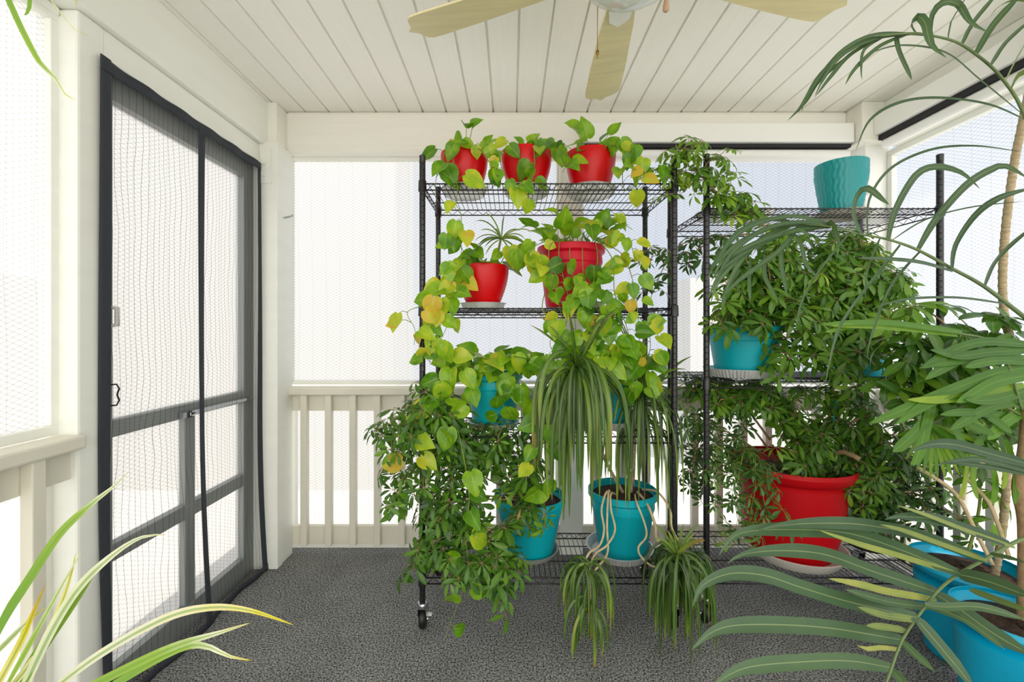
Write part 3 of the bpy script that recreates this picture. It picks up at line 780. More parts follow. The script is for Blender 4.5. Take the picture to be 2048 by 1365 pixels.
for (vx, n_, ti) in (([(1110, 480, 1.9), (1098, 500, 1.85), (1100, 545, 1.84), (1112, 585, 1.83), (1125, 640, 1.8)], 9, .6),
                 ([(1120, 480, 1.9), (1118, 510, 1.86), (1130, 570, 1.84), (1150, 640, 1.8), (1150, 690, 1.8)], 10, .55),
                 ([(1140, 475, 1.9), (1140, 520, 1.86), (1150, 575, 1.84), (1170, 610, 1.8), (1175, 690, 1.8)], 10, .5),
                 ([(1165, 475, 1.9), (1165, 520, 1.86), (1170, 560, 1.84), (1200, 620, 1.8), (1210, 720, 1.79)], 14, .5),
                 ([(1190, 480, 1.9), (1195, 520, 1.85), (1185, 600, 1.82), (1225, 660, 1.8), (1240, 740, 1.8)], 15, .55),
                 ([(1200, 485, 1.9), (1225, 520, 1.85), (1230, 590, 1.81), (1255, 660, 1.8), (1262, 720, 1.8), (1270, 790, 1.8)], 16, .55),
                 ([(1205, 485, 1.92), (1245, 510, 1.87), (1265, 560, 1.83), (1275, 620, 1.8), (1280, 690, 1.8), (1290, 700, 1.8)], 15, .62),
                 ([(1200, 480, 1.92), (1235, 470, 1.87), (1260, 485, 1.85), (1270, 530, 1.84)], 10, .75),
                 ([(1190, 480, 1.92), (1215, 440, 1.9), (1250, 450, 1.88), (1265, 460, 1.87)], 5, .5),
                 ([(1100, 480, 1.92), (1075, 490, 1.87), (1050, 510, 1.86), (1045, 540, 1.86)], 7, .75),
                 ([(1090, 585, 1.83), (1085, 620, 1.79), (1110, 660, 1.79), (1100, 690, 1.79), (1125, 740, 1.8)], 12, .55),
                 ([(1170, 600, 1.82), (1190, 650, 1.79), (1160, 700, 1.79), (1190, 730, 1.8)], 14, .55),
                 ([(1215, 580, 1.83), (1230, 610, 1.8), (1215, 660, 1.79), (1220, 700, 1.79), (1200, 740, 1.8)], 16, .55),
                 ([(1240, 600, 1.82), (1290, 650, 1.80), (1300, 700, 1.8), (1275, 740, 1.8)], 12, .6)):
    vine(t, PP(vx), .08, max(4, int(n_ * .8)), ti - .06, start=.28)
# --- third shelf
t = thing('potted_pothos', 'golden pothos in a turquoise pot, left on the third shelf', 'plant', (-.077, 2.0, Z3))
saucer('round foil saucer under the left turquoise pot on the third shelf', (-.077, 2.0, Z3), .115, .028, M['foil'], 54)
c = pot(t, (-.077, 2.0, Z3 + .0065), .130, .09, .24, M['teal'], 'band')
crown(t, c, .19, 27, .09, .4, .13, .3)
for (vx, n_, ti) in (([(960, 745, 1.93), (930, 730, 1.86), (905, 745, 1.82), (890, 790, 1.8), (885, 830, 1.79)], 14, .5),
                 ([(950, 740, 1.95), (920, 710, 1.88), (895, 720, 1.83), (880, 700, 1.8)], 10, .55),
                 ([(980, 740, 1.92), (960, 760, 1.86), (940, 800, 1.83), (945, 830, 1.8)], 5, .5),
                 ([(1000, 740, 1.92), (1030, 720, 1.84), (1060, 725, 1.82), (1085, 720, 1.82)], 14, .42),
                 ([(1020, 745, 1.9), (1040, 780, 1.83), (1010, 800, 1.81), (1005, 840, 1.8)], 8, .4),
                 ([(900, 760, 1.83), (850, 830, 1.78), (815, 880, 1.74), (830, 960, 1.73), (825, 1010, 1.73)], 7, .7),
                 ([(1030, 750, 1.87), (1075, 800, 1.8), (1090, 860, 1.76), (1080, 910, 1.76)], 6, .35),
                 ([(900, 800, 1.8), (920, 880, 1.74), (935, 960, 1.71), (938, 1010, 1.70), (930, 1060, 1.69), (935, 1120, 1.68), (925, 1180, 1.67), (900, 1250, 1.66), (890, 1278, 1.66)], 11, .45),
                 ([(1090, 880, 1.76), (1075, 930, 1.76), (1100, 980, 1.78), (1120, 975, 1.77)], 4, .5)):
    vine(t, PP(vx), .09, n_, ti)
t = thing('potted_pothos', 'pothos in a turquoise pot, right on the third shelf, behind the dragon tree', 'plant', (.444, 2.02, Z3))
saucer('round foil saucer under the right turquoise pot on the third shelf', (.455, 2.01, Z3), .12, .035, M['foil'], 54)
c = pot(t, (.444, 2.02, Z3 + .0065), .125, .088, .24, M['teal'], 'band')
crown(t, c, .18, 24, .09, .45, .13, .3)
vine(t, PP([(1240, 745, 1.93), (1270, 730, 1.86), (1285, 770, 1.84), (1260, 790, 1.84)]), .09, 10, .55)
vine(t, PP([(1200, 745, 1.93), (1180, 740, 1.86), (1165, 790, 1.84)]), .085, 7, .45)

# ------------------------------------------------------------ schefflera
SW = .33
def bush(t, branches, L, dens, tint, leaf='scheff', r=.004, wood='bark', pet=.07, spread=1., start=.12):
    for br in branches:
        n_ = None
        if isinstance(br, tuple): br, n_ = br
        path = smooth_path(PP(br), .02); st = MB(); lf = MB()
        st.tube(path, [max(.0013, r * (1 - .75 * i / len(path))) for i in range(len(path))], 6)
        Lg = sum((path[i + 1] - path[i]).length for i in range(len(path) - 1)); n = n_ or max(3, int(Lg * dens))
        for k in range(n):
            f = start + (1 - start) * (k + rnd.random()) / n; i = min(len(path) - 2, int(f * (len(path) - 1)))
            tg = (path[i + 1] - path[i]).normalized()
            ax = (rv(1.) * spread + tg * .5 + Vector((0, -.25, .15))).normalized()
            rosette(lf, st, path[i], ax, L * rnd.uniform(.75, 1.15), max(0, min(1, tint + rnd.gauss(0, .13))), pet=pet * rnd.uniform(.5, 1.3))
        s = st.build('branch', M[wood], t); lf.build('foliage', M[leaf], s)

t = thing('potted_umbrella_plant', 'sprawling umbrella plant in a turquoise pot, left on the bottom shelf', 'plant', (.0865, 2.03, Z4))
saucer('shallow grey saucer under the left turquoise pot on the bottom shelf', (.0865, 2.03, Z4), .13, .028, M['grey_plastic'])
c = pot(t, (.0865, 2.03, Z4 + .0065), .165, .108, .262, M['teal'], 'band')
bush(t, [[(1050, 990, 2.0), (1000, 960, 1.95), (940, 900, 1.85), (870, 860, 1.78), (800, 850, 1.74), (770, 875, 1.73)],
         [(1045, 990, 2.0), (960, 900, 1.9), (900, 840, 1.84), (850, 810, 1.78), (800, 830, 1.74), (765, 860, 1.72)],
         [(1045, 995, 2.0), (960, 950, 1.9), (880, 900, 1.82), (820, 890, 1.76), (775, 930, 1.74)],
         [(1045, 995, 2.0), (960, 990, 1.88), (890, 960, 1.80), (830, 940, 1.76), (790, 990, 1.74), (800, 1010, 1.74)],
         [(1045, 985, 2.0), (980, 930, 1.92), (930, 870, 1.86), (900, 820, 1.82), (860, 790, 1.8), (850, 770, 1.8)],
         [(1050, 985, 2.0), (1000, 900, 1.92), (960, 860, 1.88), (920, 860, 1.86), (880, 880, 1.84)],
         [(1050, 985, 2.0), (1020, 920, 1.92), (1000, 870, 1.86), (1010, 850, 1.85)],
         [(1055, 985, 2.0), (1060, 930, 1.9), (1050, 890, 1.86), (1075, 860, 1.84)],
         [(1040, 1000, 1.95), (960, 1000, 1.85), (900, 1010, 1.78), (860, 1060, 1.76), (840, 1110, 1.74), (825, 1130, 1.73)],
         [(960, 1000, 1.85), (920, 1050, 1.77), (890, 1090, 1.74), (850, 1100, 1.73), (830, 1080, 1.72)],
         [(930, 980, 1.84), (880, 1000, 1.79), (850, 1030, 1.76), (830, 1050, 1.75)],
         [(900, 940, 1.84), (900, 1000, 1.8), (880, 1050, 1.77), (870, 1090, 1.76)]],
     .060, 46, .36, start=.36)
bush(t, [[(1085, 990, 1.95), (1045, 1015, 1.83), (1035, 1040, 1.76), (1010, 1085, 1.72), (985, 1110, 1.70), (950, 1130, 1.68), (905, 1110, 1.68)],
         [(1010, 1085, 1.72), (1000, 1120, 1.69), (1010, 1140, 1.68), (1045, 1125, 1.68)],
         [(985, 1110, 1.70), (980, 1150, 1.68), (1000, 1190, 1.67), (990, 1210, 1.67)],
         [(1010, 1085, 1.72), (980, 1060, 1.70), (950, 1060, 1.69), (930, 1090, 1.69)],
         [(985, 1110, 1.7), (930, 1140, 1.68), (900, 1150, 1.68)]],
     .062, 52, .40, r=.008, pet=.055, start=.2)
bush(t, [([(1070, 985, 1.95), (1060, 960, 1.86), (1050, 950, 1.82)], 8), ([(1080, 990, 1.95), (1090, 1000, 1.84), (1085, 1040, 1.8)], 4), ([(1050, 990, 1.95), (1030, 970, 1.86), (1010, 980, 1.82)], 7)], .055, 60, .6, r=.003)

# rack 2
t = thing('potted_umbrella_plant', 'bushy umbrella plant in a turquoise pot on a foil pan, right rack middle shelf', 'plant', (1.075, 2.03, 1.04))
saucer('pleated foil pan under the turquoise pot on the right rack', (1.055, 2.03, 1.04), .155, .04, M['foil'], 60, cat='pan', name='foil_pan')
c = pot(t, (1.075, 2.03, 1.0465), .16, .122, .225, M['teal'], 'band')
base = (1495, 640, 2.02)
bush(t, [[base, (1480, 600, 1.96), (1455, 570, 1.92), (1440, 540, 1.9)], [base, (1500, 590, 1.95), (1500, 550, 1.92), (1490, 510, 1.9)],
         [base, (1530, 600, 1.95), (1540, 560, 1.9), (1530, 510, 1.9)], [base, (1470, 620, 1.92), (1440, 620, 1.86), (1430, 640, 1.84)],
         [base, (1510, 620, 1.9), (1500, 625, 1.84), (1500, 650, 1.81)], [base, (1540, 620, 1.9), (1570, 610, 1.88), (1600, 620, 1.86)],
         [base, (1540, 560, 1.95), (1570, 510, 1.95), (1600, 480, 1.95)], [base, (1560, 580, 1.96), (1610, 550, 1.94), (1650, 540, 1.92)],
         [base, (1480, 570, 1.98), (1460, 520, 1.96), (1450, 490, 1.95)], [base, (1510, 560, 2.05), (1540, 500, 2.1), (1560, 470, 2.12)],
         [base, (1560, 640, 1.9), (1575, 670, 1.87), (1560, 710, 1.86), (1570, 740, 1.84)], [base, (1520, 600, 1.88), (1560, 590, 1.86), (1580, 630, 1.85)]],
     .068, 70, .48, r=.006, pet=.07)
bush(t, [[base, (1600, 600, 2.0), (1660, 560, 1.98), (1700, 530, 1.97), (1650, 500, 2.0)], [base, (1600, 580, 2.0), (1570, 520, 1.96), (1510, 430, 1.9), (1450, 400, 1.86), (1400, 350, 1.84), (1365, 320, 1.84), (1352, 290, 1.84)]],
     .06, 45, .6, r=.009, pet=.06, start=.3)
bush(t, [([(1400, 350, 1.84), (1420, 320, 1.83), (1440, 310, 1.83), (1450, 320, 1.83)], 6), ([(1365, 320, 1.84), (1330, 340, 1.84), (1320, 370, 1.84)], 7), ([(1400, 360, 1.84), (1370, 380, 1.84), (1350, 400, 1.84)], 6), ([(1365, 300, 1.84), (1385, 280, 1.84), (1370, 330, 1.83)], 8),
         ([(1450, 400, 1.86), (1440, 360, 1.85), (1460, 340, 1.85)], 9), ([(1450, 400, 1.86), (1480, 400, 1.86), (1470, 430, 1.86)], 8)], .055, 50, .68, r=.002, pet=.05)

t = thing('potted_umbrella_plant', 'tall umbrella plant with a half-hidden turquoise rim, right end of the middle shelf', 'plant', (1.66, 2.1, 1.04))
c = pot(t, (1.66, 2.1, 1.04), .13, .10, .23, M['teal'], 'band')
base = (1717, 650, 2.1)
bush(t, [[base, (1700, 600, 2.0), (1680, 550, 1.95), (1640, 500, 1.95)], [base, (1720, 590, 2.02), (1730, 530, 2.0), (1720, 480, 2.0)],
         [base, (1740, 600, 2.0), (1760, 560, 1.98), (1780, 540, 1.98)], [base, (1680, 620, 1.98), (1640, 610, 1.92), (1610, 640, 1.88)],
         [base, (1690, 580, 2.1), (1650, 520, 2.1), (1600, 490, 2.1)], [base, (1660, 650, 1.92), (1630, 680, 1.86), (1640, 720, 1.84)],
         [base, (1750, 650, 1.95), (1780, 640, 1.88), (1830, 650, 1.84)], [base, (1730, 670, 1.92), (1760, 690, 1.85), (1750, 730, 1.83)],
         [base, (1700, 670, 1.92), (1690, 710, 1.85), (1700, 750, 1.83)], [base, (1650, 600, 1.95), (1600, 570, 1.92), (1580, 560, 1.92)],
         [base, (1760, 600, 2.02), (1790, 560, 2.0), (1810, 580, 1.98)], [base, (1740, 560, 2.1), (1740, 500, 2.1), (1700, 480, 2.12)],
         [base, (1650, 560, 2.05), (1670, 500, 2.05), (1690, 470, 2.05)]],
     .068, 72, .52, r=.007, pet=.07, start=.2)

# nested textured pots and an empty pan on the top shelf of the right rack
q_l = ['outermost of three nested textured teal pots on the right rack', 'middle one of three nested textured teal pots, only its rim showing', 'innermost of three nested textured teal pots, its rim highest']
sx_, sy_ = 1.545, 2.06
for k in range(3):
    tt_ = thing('textured_pot', q_l[k], 'pot', (sx_, sy_, 1.79 + .02 * k), 'nested teal pots')
    pot(tt_, (sx_, sy_, 1.784 + .022 * k), .106, .074, .205, M['teal_dark'], 'ridged', 'pot_wall', None)
saucer('shallow off-white saucer under the nested textured teal pots', (sx_, sy_, 1.776), .115, .022, M['white_plastic'])
saucer('empty pleated foil pan on the top shelf of the right rack', ((1510 - CX) * 2.12 / F, 2.12, 1.776), .085, .045, M['foil'], 60, cat='pan', name='foil_pan')
saucer('grey foil tray half hidden by leaves, left end of the right rack top', ((1440 - CX) * 2.05 / F, 2.08, 1.776), .095, .03, M['foil'], 54, cat='pan', name='foil_pan')

# big red planter
t = thing('potted_umbrella_plant', 'thick-stemmed umbrella plant in the large red bell-rimmed planter, bottom of the right rack', 'plant', (1.32, 2.08, .207))
saucer('large off-white saucer under the big red planter', (1.32, 2.06, .207), .215, .05, M['white_plastic'])
c = pot(t, (1.32, 2.08, .2135), .262, .165, .425, M['deep_red'], 'bell', soil=.06)
q = MB(); q.tube(smooth_path([P(1640, 935, 2.05), P(1660, 910, 1.98), P(1690, 905, 1.92), P(1720, 920, 1.88)]), [.012] * 40 if False else .011, 8); q.build('cut_branch', M['bark'], t)
base = (1620, 940, 2.08)
bush(t, [[base, (1640, 900, 2.02), (1680, 860, 1.96), (1740, 830, 1.92), (1780, 840, 1.9)], [base, (1600, 880, 2.05), (1590, 820, 2.0), (1600, 780, 1.98)],
         [base, (1580, 860, 2.05), (1540, 800, 2.02), (1500, 790, 2.0), (1440, 800, 1.98)], 
         [base, (1650, 860, 2.05), (1670, 800, 2.0), (1660, 770, 1.98)], [base, (1690, 880, 2.0), (1740, 870, 1.95), (1770, 900, 1.92)],
         [base, (1640, 840, 2.1), (1700, 790, 2.08), (1740, 780, 2.05)], [base, (1570, 840, 2.12), (1540, 780, 2.12), (1500, 770, 2.1)],
         [base, (1590, 920, 1.98), (1600, 910, 1.92), (1580, 900, 1.88)],
         [base, (1620, 900, 2.0), (1640, 890, 1.92), (1610, 880, 1.88)], [base, (1700, 920, 1.96), (1720, 960, 1.9), (1730, 1000, 1.88)],
         [base, (1720, 900, 2.0), (1760, 940, 1.95), (1750, 990, 1.93)], [base, (1560, 810, 2.1), (1470, 780, 2.1), (1400, 770, 2.08)]],
     .058, 64, .50, r=.011, pet=.06, start=.3)
base2 = (1500, 930, 2.0)
bush(t, [[base2, (1490, 900, 1.9), (1480, 940, 1.85), (1470, 1000, 1.82), (1480, 1060, 1.80)], [base2, (1510, 920, 1.88), (1510, 980, 1.82), (1500, 1040, 1.80), (1520, 1080, 1.79)],
         [base2, (1530, 930, 1.86), (1540, 980, 1.80), (1560, 1010, 1.79)], [base2, (1470, 930, 1.9), (1440, 960, 1.86), (1430, 1020, 1.83), (1440, 1060, 1.81)],
         [base2, (1520, 960, 1.84), (1540, 1050, 1.80), (1580, 1040, 1.79)], [base2, (1450, 900, 1.92), (1430, 900, 1.88), (1420, 950, 1.86)]],
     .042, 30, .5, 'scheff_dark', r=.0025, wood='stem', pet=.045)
q = MB(); q.tube([P(1648, 935, 2.03), P(1665, 860, 1.99), P(1672, 800, 1.96)], .006, 8)
tagd(q.build('plant_stake', M['green_stake']), 'green plastic plant stake standing in the red planter', 'stake')

bush(t, [[(1560, 930, 2.15), (1480, 880, 2.15), (1420, 850, 2.14), (1390, 880, 2.12), (1385, 960, 2.10)], [(1560, 930, 2.15), (1490, 840, 2.15), (1430, 800, 2.12), (1390, 790, 2.1), (1370, 850, 2.1)],
         [(1540, 900, 2.15), (1470, 900, 2.15), (1420, 900, 2.12), (1400, 980, 2.10)], [(1540, 880, 2.15), (1450, 770, 2.16), (1380, 765, 2.14), (1350, 780, 2.12)], [(1430, 850, 2.13), (1400, 830, 2.1), (1410, 900, 2.08)]],
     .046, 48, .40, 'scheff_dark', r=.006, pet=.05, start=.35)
# umbrella plant behind, between the racks, and the dark mass at the right
t = thing('potted_umbrella_plant', 'dark umbrella plant on the floor in the right corner, behind the palms', 'plant', (1.80, 2.16, 0))
c = pot(t, (1.72, 2.12, .2135), .10, .085, .2, M['dark_gap'], 'band')
base = (1727, 1000, 2.12)
bush(t, [[base, (1730, 940, 2.0), (1760, 890, 1.95), (1800, 860, 1.92)], [base, (1760, 960, 2.0), (1800, 920, 1.95), (1850, 900, 1.92)], [base, (1740, 1000, 2.0), (1790, 990, 1.95), (1840, 980, 1.9), (1900, 990, 1.88)],
         [base, (1760, 1020, 2.0), (1810, 1040, 1.92), (1870, 1040, 1.88)], [base, (1700, 960, 2.02), (1690, 920, 1.98), (1700, 880, 1.95)], [base, (1720, 1010, 2.0), (1730, 1050, 1.96), (1760, 1060, 1.93)],
         [base, (1800, 960, 2.02), (1860, 930, 1.98), (1920, 920, 1.95)], [base, (1780, 930, 2.08), (1820, 870, 2.05), (1850, 840, 2.02)], [base, (1830, 1000, 2.0), (1900, 1030, 1.92), (1940, 1050, 1.9)],
         [base, (1750, 900, 2.1), (1730, 840, 2.08), (1700, 800, 2.05)]],
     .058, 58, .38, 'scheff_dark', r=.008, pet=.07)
# sparse side branch on the left of the right rack
q_t = thing('cut_branch', 'long bare umbrella-plant branch with sparse leaves leaning between the two racks', 'branch', P(1500, 468, 1.95))
bush(q_t, [([(1500, 468, 1.95), (1440, 475, 1.98), (1365, 488, 2.0), (1330, 530, 2.02), (1300, 600, 2.04)], 16), ([(1440, 475, 1.98), (1395, 500, 1.98), (1375, 530, 1.98)], 7), ([(1330, 530, 2.02), (1310, 500, 2.02), (1300, 530, 2.02)], 7)], .055, 30, .3, 'scheff_dark', r=.005, pet=.05)

# ------------------------------------------------------------ dragon trees
def dhead(t, c, n, L, W, tint=.45, droop=1., bias=Vector((0, -.15, .25)), parent=None, front=.0, elev=(-.5, 1.), spread=1.):
    lf = MB()
    for k in range(n):
        a = rnd.uniform(0, 2 * PI); e = rnd.uniform(*elev)
        d = (Vector((math.cos(a) * spread, math.sin(a) * .8 * spread - front, e)) + bias).normalized()
        l = L * rnd.uniform(.6, 1.1)
        b = c + Vector((0, 0, rnd.uniform(-.05, .02)))
        blade(lf, arch(b, d, l, droop * rnd.uniform(.7, 1.5), 9), W * rnd.uniform(.7, 1.15), Vector((d.x * .3, -.8, .7)), max(0, min(1, tint + rnd.gauss(0, .16))), fold=.35, step=.035, tint2=(1. if rnd.random() < .3 else None))
    lf.build('foliage', M['drac'], parent if parent is not None else t)
def cane(t, pts, r, m='cane', name='cane', rings=True):
    path = smooth_path(PP(pts), .006); q = MB()
    q.tube(path, [r * (1 + (.12 if (i % 3 == 0 and rings) else 0)) for i in range(len(path))], 9); return q.build(name, M[m], t)
t = thing('potted_dragon_tree', 'dragon tree with drooping heads and looping canes in a turquoise pot, bottom shelf', 'plant', (.517, 2.04, Z4))
saucer('pleated foil saucer under the dragon tree pot on the bottom shelf', (.50, 2.03, Z4), .15, .038, M['foil'], 60)
c = pot(t, (.517, 2.04, Z4 + .0065), .157, .108, .285, M['teal'], 'band', soil=.03)
q = cane(t, [(1245, 985, 2.04), (1215, 930, 1.98), (1180, 850, 1.86), (1160, 780, 1.80), (1155, 720, 1.80)], .0075)
hc = P(1153, 735, 1.79)
dhead(t, hc, 15, .44, .015, .4, 2.2, parent=q)
dhead(t, hc, 50, .50, .017, .36, 4.2, parent=q, spread=.42, elev=(-.3, .6))
dhead(t, hc + Vector((0, 0, .02)), 16, .30, .014, .4, .25, bias=Vector((-.2, -.1, .9)), parent=q, elev=(.2, 1.4))
dhead(t, hc + Vector((0, -.01, -.07)), 34, .5, .015, .45, 4.5, parent=q, elev=(-.9, .2), spread=.6)
q = cane(t, [(1262, 985, 2.04), (1268, 900, 2.0), (1275, 830, 1.96), (1283, 790, 1.94)], .007)
hc = P(1285, 790, 1.94)
dhead(t, hc, 22, .40, .010, .2, 1.6, parent=q)
dhead(t, hc, 30, .46, .009, .25, 3.6, parent=q, spread=.6)
dhead(t, hc + Vector((0, 0, .02)), 14, .34, .011, .5, .25, bias=Vector((.5, -.2, .9)), parent=q, elev=(.2, 1.4))
dhead(t, hc + Vector((0, 0, -.05)), 35, .48, .009, .35, 3., parent=q, elev=(-.9, .1))
q = cane(t, [(1225, 990, 2.0), (1213, 985, 1.90), (1203, 1020, 1.86), (1208, 1060, 1.84), (1200, 1090, 1.80), (1180, 1105, 1.76), (1172, 1118, 1.74)], .0045, 'root', rings=False)
dhead(t, P(1163, 1130, 1.72), 26, .22, .009, .3, 3., parent=q, spread=.8)
q = cane(t, [(1222, 990, 2.0), (1217, 985, 1.90), (1214, 1050, 1.85), (1215, 1105, 1.80), (1195, 1135, 1.72), (1182, 1150, 1.70)], .0045, 'root', rings=False)
dhead(t, P(1180, 1135, 1.71), 24, .24, .010, .35, 2.6, parent=q, spread=.9)
q = cane(t, [(1232, 990, 2.0), (1222, 988, 1.90), (1222, 1020, 1.86), (1230, 1060, 1.84), (1215, 1090, 1.80), (1190, 1110, 1.76), (1180, 1140, 1.7), (1180, 1200, 1.68)], .0042, 'root', rings=False)
dhead(t, P(1180, 1200, 1.68), 20, .22, .011, .45, 3., parent=q, elev=(-.8, .6), spread=.7)
q = cane(t, [(1270, 990, 2.0), (1273, 1005, 1.88), (1290, 1050, 1.84), (1292, 1075, 1.82), (1277, 1095, 1.79), (1283, 1115, 1.77), (1310, 1135, 1.74), (1335, 1120, 1.72)], .0042, 'root', rings=False)
dhead(t, P(1335, 1115, 1.72), 30, .26, .009, .2, 3.6, parent=q, spread=.8)
q = cane(t, [(1275, 985, 2.0), (1295, 1010, 1.9), (1310, 1050, 1.85), (1315, 1080, 1.8), (1350, 1110, 1.72)], .006, 'root', rings=False)
dhead(t, P(1360, 1110, 1.71), 46, .37, .012, .22, 4.6, parent=q, spread=.55)
dhead(t, P(1355, 1100, 1.71), 10, .16, .012, .6, .3, bias=Vector((.1, -.1, 1)), parent=q, elev=(.2, 1.2))
q = cane(t, [(1285, 980, 2.02), (1315, 985, 1.9), (1340, 1020, 1.84), (1345, 1060, 1.8), (1375, 1110, 1.75), (1385, 1120, 1.74)], .0045, 'root', rings=False)
dhead(t, P(1385, 1115, 1.74), 26, .26, .009, .2, 4., parent=q, spread=.7)

# ------------------------------------------------------------ palms
CH = Vector((0, -1, .35))
def px_blade(mb, pts, y0, y1, w, tint, hint=CH, tint2=None, fold=.2, tipf=.35):
    n = len(pts); tot = [0]
    for a, c in zip(pts, pts[1:]): tot.append(tot[-1] + math.hypot(c[0] - a[0], c[1] - a[1]))
    blade(mb, [P(p[0], p[1], y0 + (y1 - y0) * tot[i] / tot[-1]) for i, p in enumerate(pts)], w, hint, tint, fold=fold, tipf=tipf, step=.012, tint2=tint2, base=.6)

t = thing('potted_palm', 'large arching palm with grey-green fronds reaching in from the right', 'palm', (1.5, .8, 0))
pot(t, (1.5, .8, 0), .18, .13, .34, M['cyan'], 'band')
crownp = Vector((1.48, .8, .62))
q = MB(); q.tube(smooth_path([Vector((1.5, .8, .30)), Vector((1.49, .8, .5)), crownp]), .03, 12); q.build('trunk', M['bark'], t)
def rachis(pts, r, extra):
    path = smooth_path([P(*p) for p in pts] + [Vector(e) for e in extra], .02); q = MB()
    q.tube(path, [.0018 + (r - .0018) * i / len(path) for i in range(len(path))], 8); return q.build('frond', M['palm_stem'], t)
M['palm_stem'] = mat('palm_stem_green', (96, 116, 66), .5, noise=.1)
# frond A
fr = rachis([(1600, 447, .98), (1662, 454, .99), (1722, 469, 1.0), (1775, 479, 1.01), (1835, 500, 1.02), (1903, 537, 1.04), (1968, 573, 1.06), (2048, 634, 1.08)], .009, [(1.36, 1.02, 1.15), (1.45, .9, .9), crownp])
lf = MB()
A = [([(1722, 469), (1706, 430), (1714, 390), (1735, 377), (1765, 400), (1778, 410)], .017, .35), ([(1735, 472), (1738, 400), (1780, 338), (1860, 300), (1950, 292), (2048, 305)], .007, .1),
     ([(1775, 479), (1790, 420), (1830, 352), (1870, 334), (1920, 345), (1960, 378)], .018, .3), ([(1835, 500), (1870, 440), (1930, 372), (1980, 340), (2012, 333), (2060, 360)], .019, .3),
     ([(1903, 537), (1910, 490), (1950, 430), (2000, 395), (2070, 375)], .018, .15), ([(1968, 573), (1985, 530), (2020, 490), (2070, 450)], .018, .2), ([(1785, 480), (1850, 440), (1940, 415), (2048, 403)], .004, .1),
     ([(1905, 543), (1840, 525), (1770, 518), (1715, 517)], .012, .25), ([(2010, 608), (1920, 596), (1830, 597), (1775, 607), (1742, 620)], .007, .2), ([(1680, 457), (1600, 434), (1540, 440), (1480, 465), (1432, 520), (1415, 565)], .013, .35),
     ([(1650, 453), (1560, 452), (1490, 478), (1440, 520), (1420, 545)], .012, .3), ([(1640, 456), (1540, 475), (1450, 520), (1425, 560)], .013, .4), ([(1620, 452), (1530, 480), (1450, 535), (1415, 600)], .012, .4),
     ([(1610, 450), (1500, 500), (1430, 550)], .011, .3), ([(1600, 449), (1560, 500), (1480, 560), (1440, 600)], .012, .35), ([(1660, 455), (1580, 462), (1500, 500), (1440, 560), (1420, 610)], .011, .5),
     ([(1700, 463), (1620, 445), (1540, 455), (1470, 500), (1430, 560)], .012, .3), ([(1590, 448), (1520, 480), (1470, 540), (1450, 590)], .012, .45), ([(1605, 450), (1535, 440), (1470, 470), (1425, 540)], .012, .3),
     ([(1530, 510), (1528, 550), (1545, 585), (1556, 606)], .013, .4), ([(1562, 490), (1562, 530), (1570, 570), (1573, 592)], .013, .4), ([(1500, 520), (1498, 560), (1500, 605)], .011, .4),
     ([(1480, 540), (1455, 575), (1443, 618)], .012, .5), ([(1590, 470), (1602, 490), (1612, 530), (1640, 560)], .012, .4), ([(1650, 455), (1665, 445), (1672, 470), (1680, 490)], .015, .4),
     ([(1540, 480), (1600, 460), (1620, 478)], .01, .5), ([(1840, 503), (1790, 560), (1760, 620), (1738, 690), (1735, 720)], .007, .2), ([(1760, 476), (1735, 540), (1730, 600)], .006, .2), ([(1700, 465), (1640, 540), (1605, 600), (1590, 660)], .006, .25),
     ([(1800, 490), (1700, 620), (1670, 680), (1650, 770)], .008, .3)]
for pts, w, ti in A: px_blade(lf, pts, 1.0 if pts[0][0] < 1800 else 1.03, .93, w * .82, ti * .8, tint2=ti)
lf.build('leaflets', M['palm'], fr)
# frond B
fr = rachis([(1760, 72, .94), (1794, 68, .95), (1831, 66, .95), (1860, 71, .96), (1895, 78, .96), (1923, 89, .97), (1951, 108, .97), (1981, 132, .98), (2009, 163, .99), (2048, 228, 1.0)], .008, [(1.26, 1.0, 1.5), (1.4, .92, 1.1), crownp])
lf = MB()
B = [([(1831, 66), (1821, 50), (1835, 33), (1850, 45), (1862, 90), (1893, 116)], .016, .4), ([(1860, 71), (1863, 30), (1885, 5), (1915, 8), (1940, 45), (1978, 66)], .015, .3), ([(1895, 78), (1900, 45), (1920, 12), (1940, -20)], .014, .3),
     ([(1923, 89), (1945, 45), (1995, -15)], .013, .3), ([(1951, 108), (1985, 50), (2040, -10)], .015, .35), ([(1981, 130), (2010, 85), (2060, 40)], .013, .3), ([(1794, 68), (1793, 85), (1800, 110), (1823, 160)], .012, .3),
     ([(2009, 163), (2030, 120), (2060, 70)], .012, .65), ([(1862, 72), (1760, 68), (1690, 98), (1635, 160), (1602, 210), (1588, 228)], .009, .3), ([(1830, 68), (1750, 78), (1680, 113), (1640, 170), (1630, 196)], .009, .3),
     ([(1795, 70), (1720, 86), (1650, 140), (1612, 195), (1603, 225)], .009, .4), ([(1760, 75), (1700, 110), (1660, 155), (1632, 192)], .008, .3), ([(1812, 70), (1760, 92), (1712, 135), (1690, 170)], .008, .3), ([(1770, 72), (1728, 100), (1722, 140), (1724, 160)], .006, .3),
     ([(2040, 225), (1960, 160), (1890, 105), (1800, 91), (1730, 110)], .006, .2), ([(2060, 245), (1980, 210), (1880, 196), (1800, 205), (1740, 240), (1711, 302)], .007, .1), ([(1700, 110), (1640, 160), (1610, 205), (1575, 242)], .007, .3), ([(2020, 180), (2036, 150), (2070, 140)], .01, .6)]
for pts, w, ti in B: px_blade(lf, pts, .97, .9, w, ti)
lf.build('leaflets', M['palm'], fr)
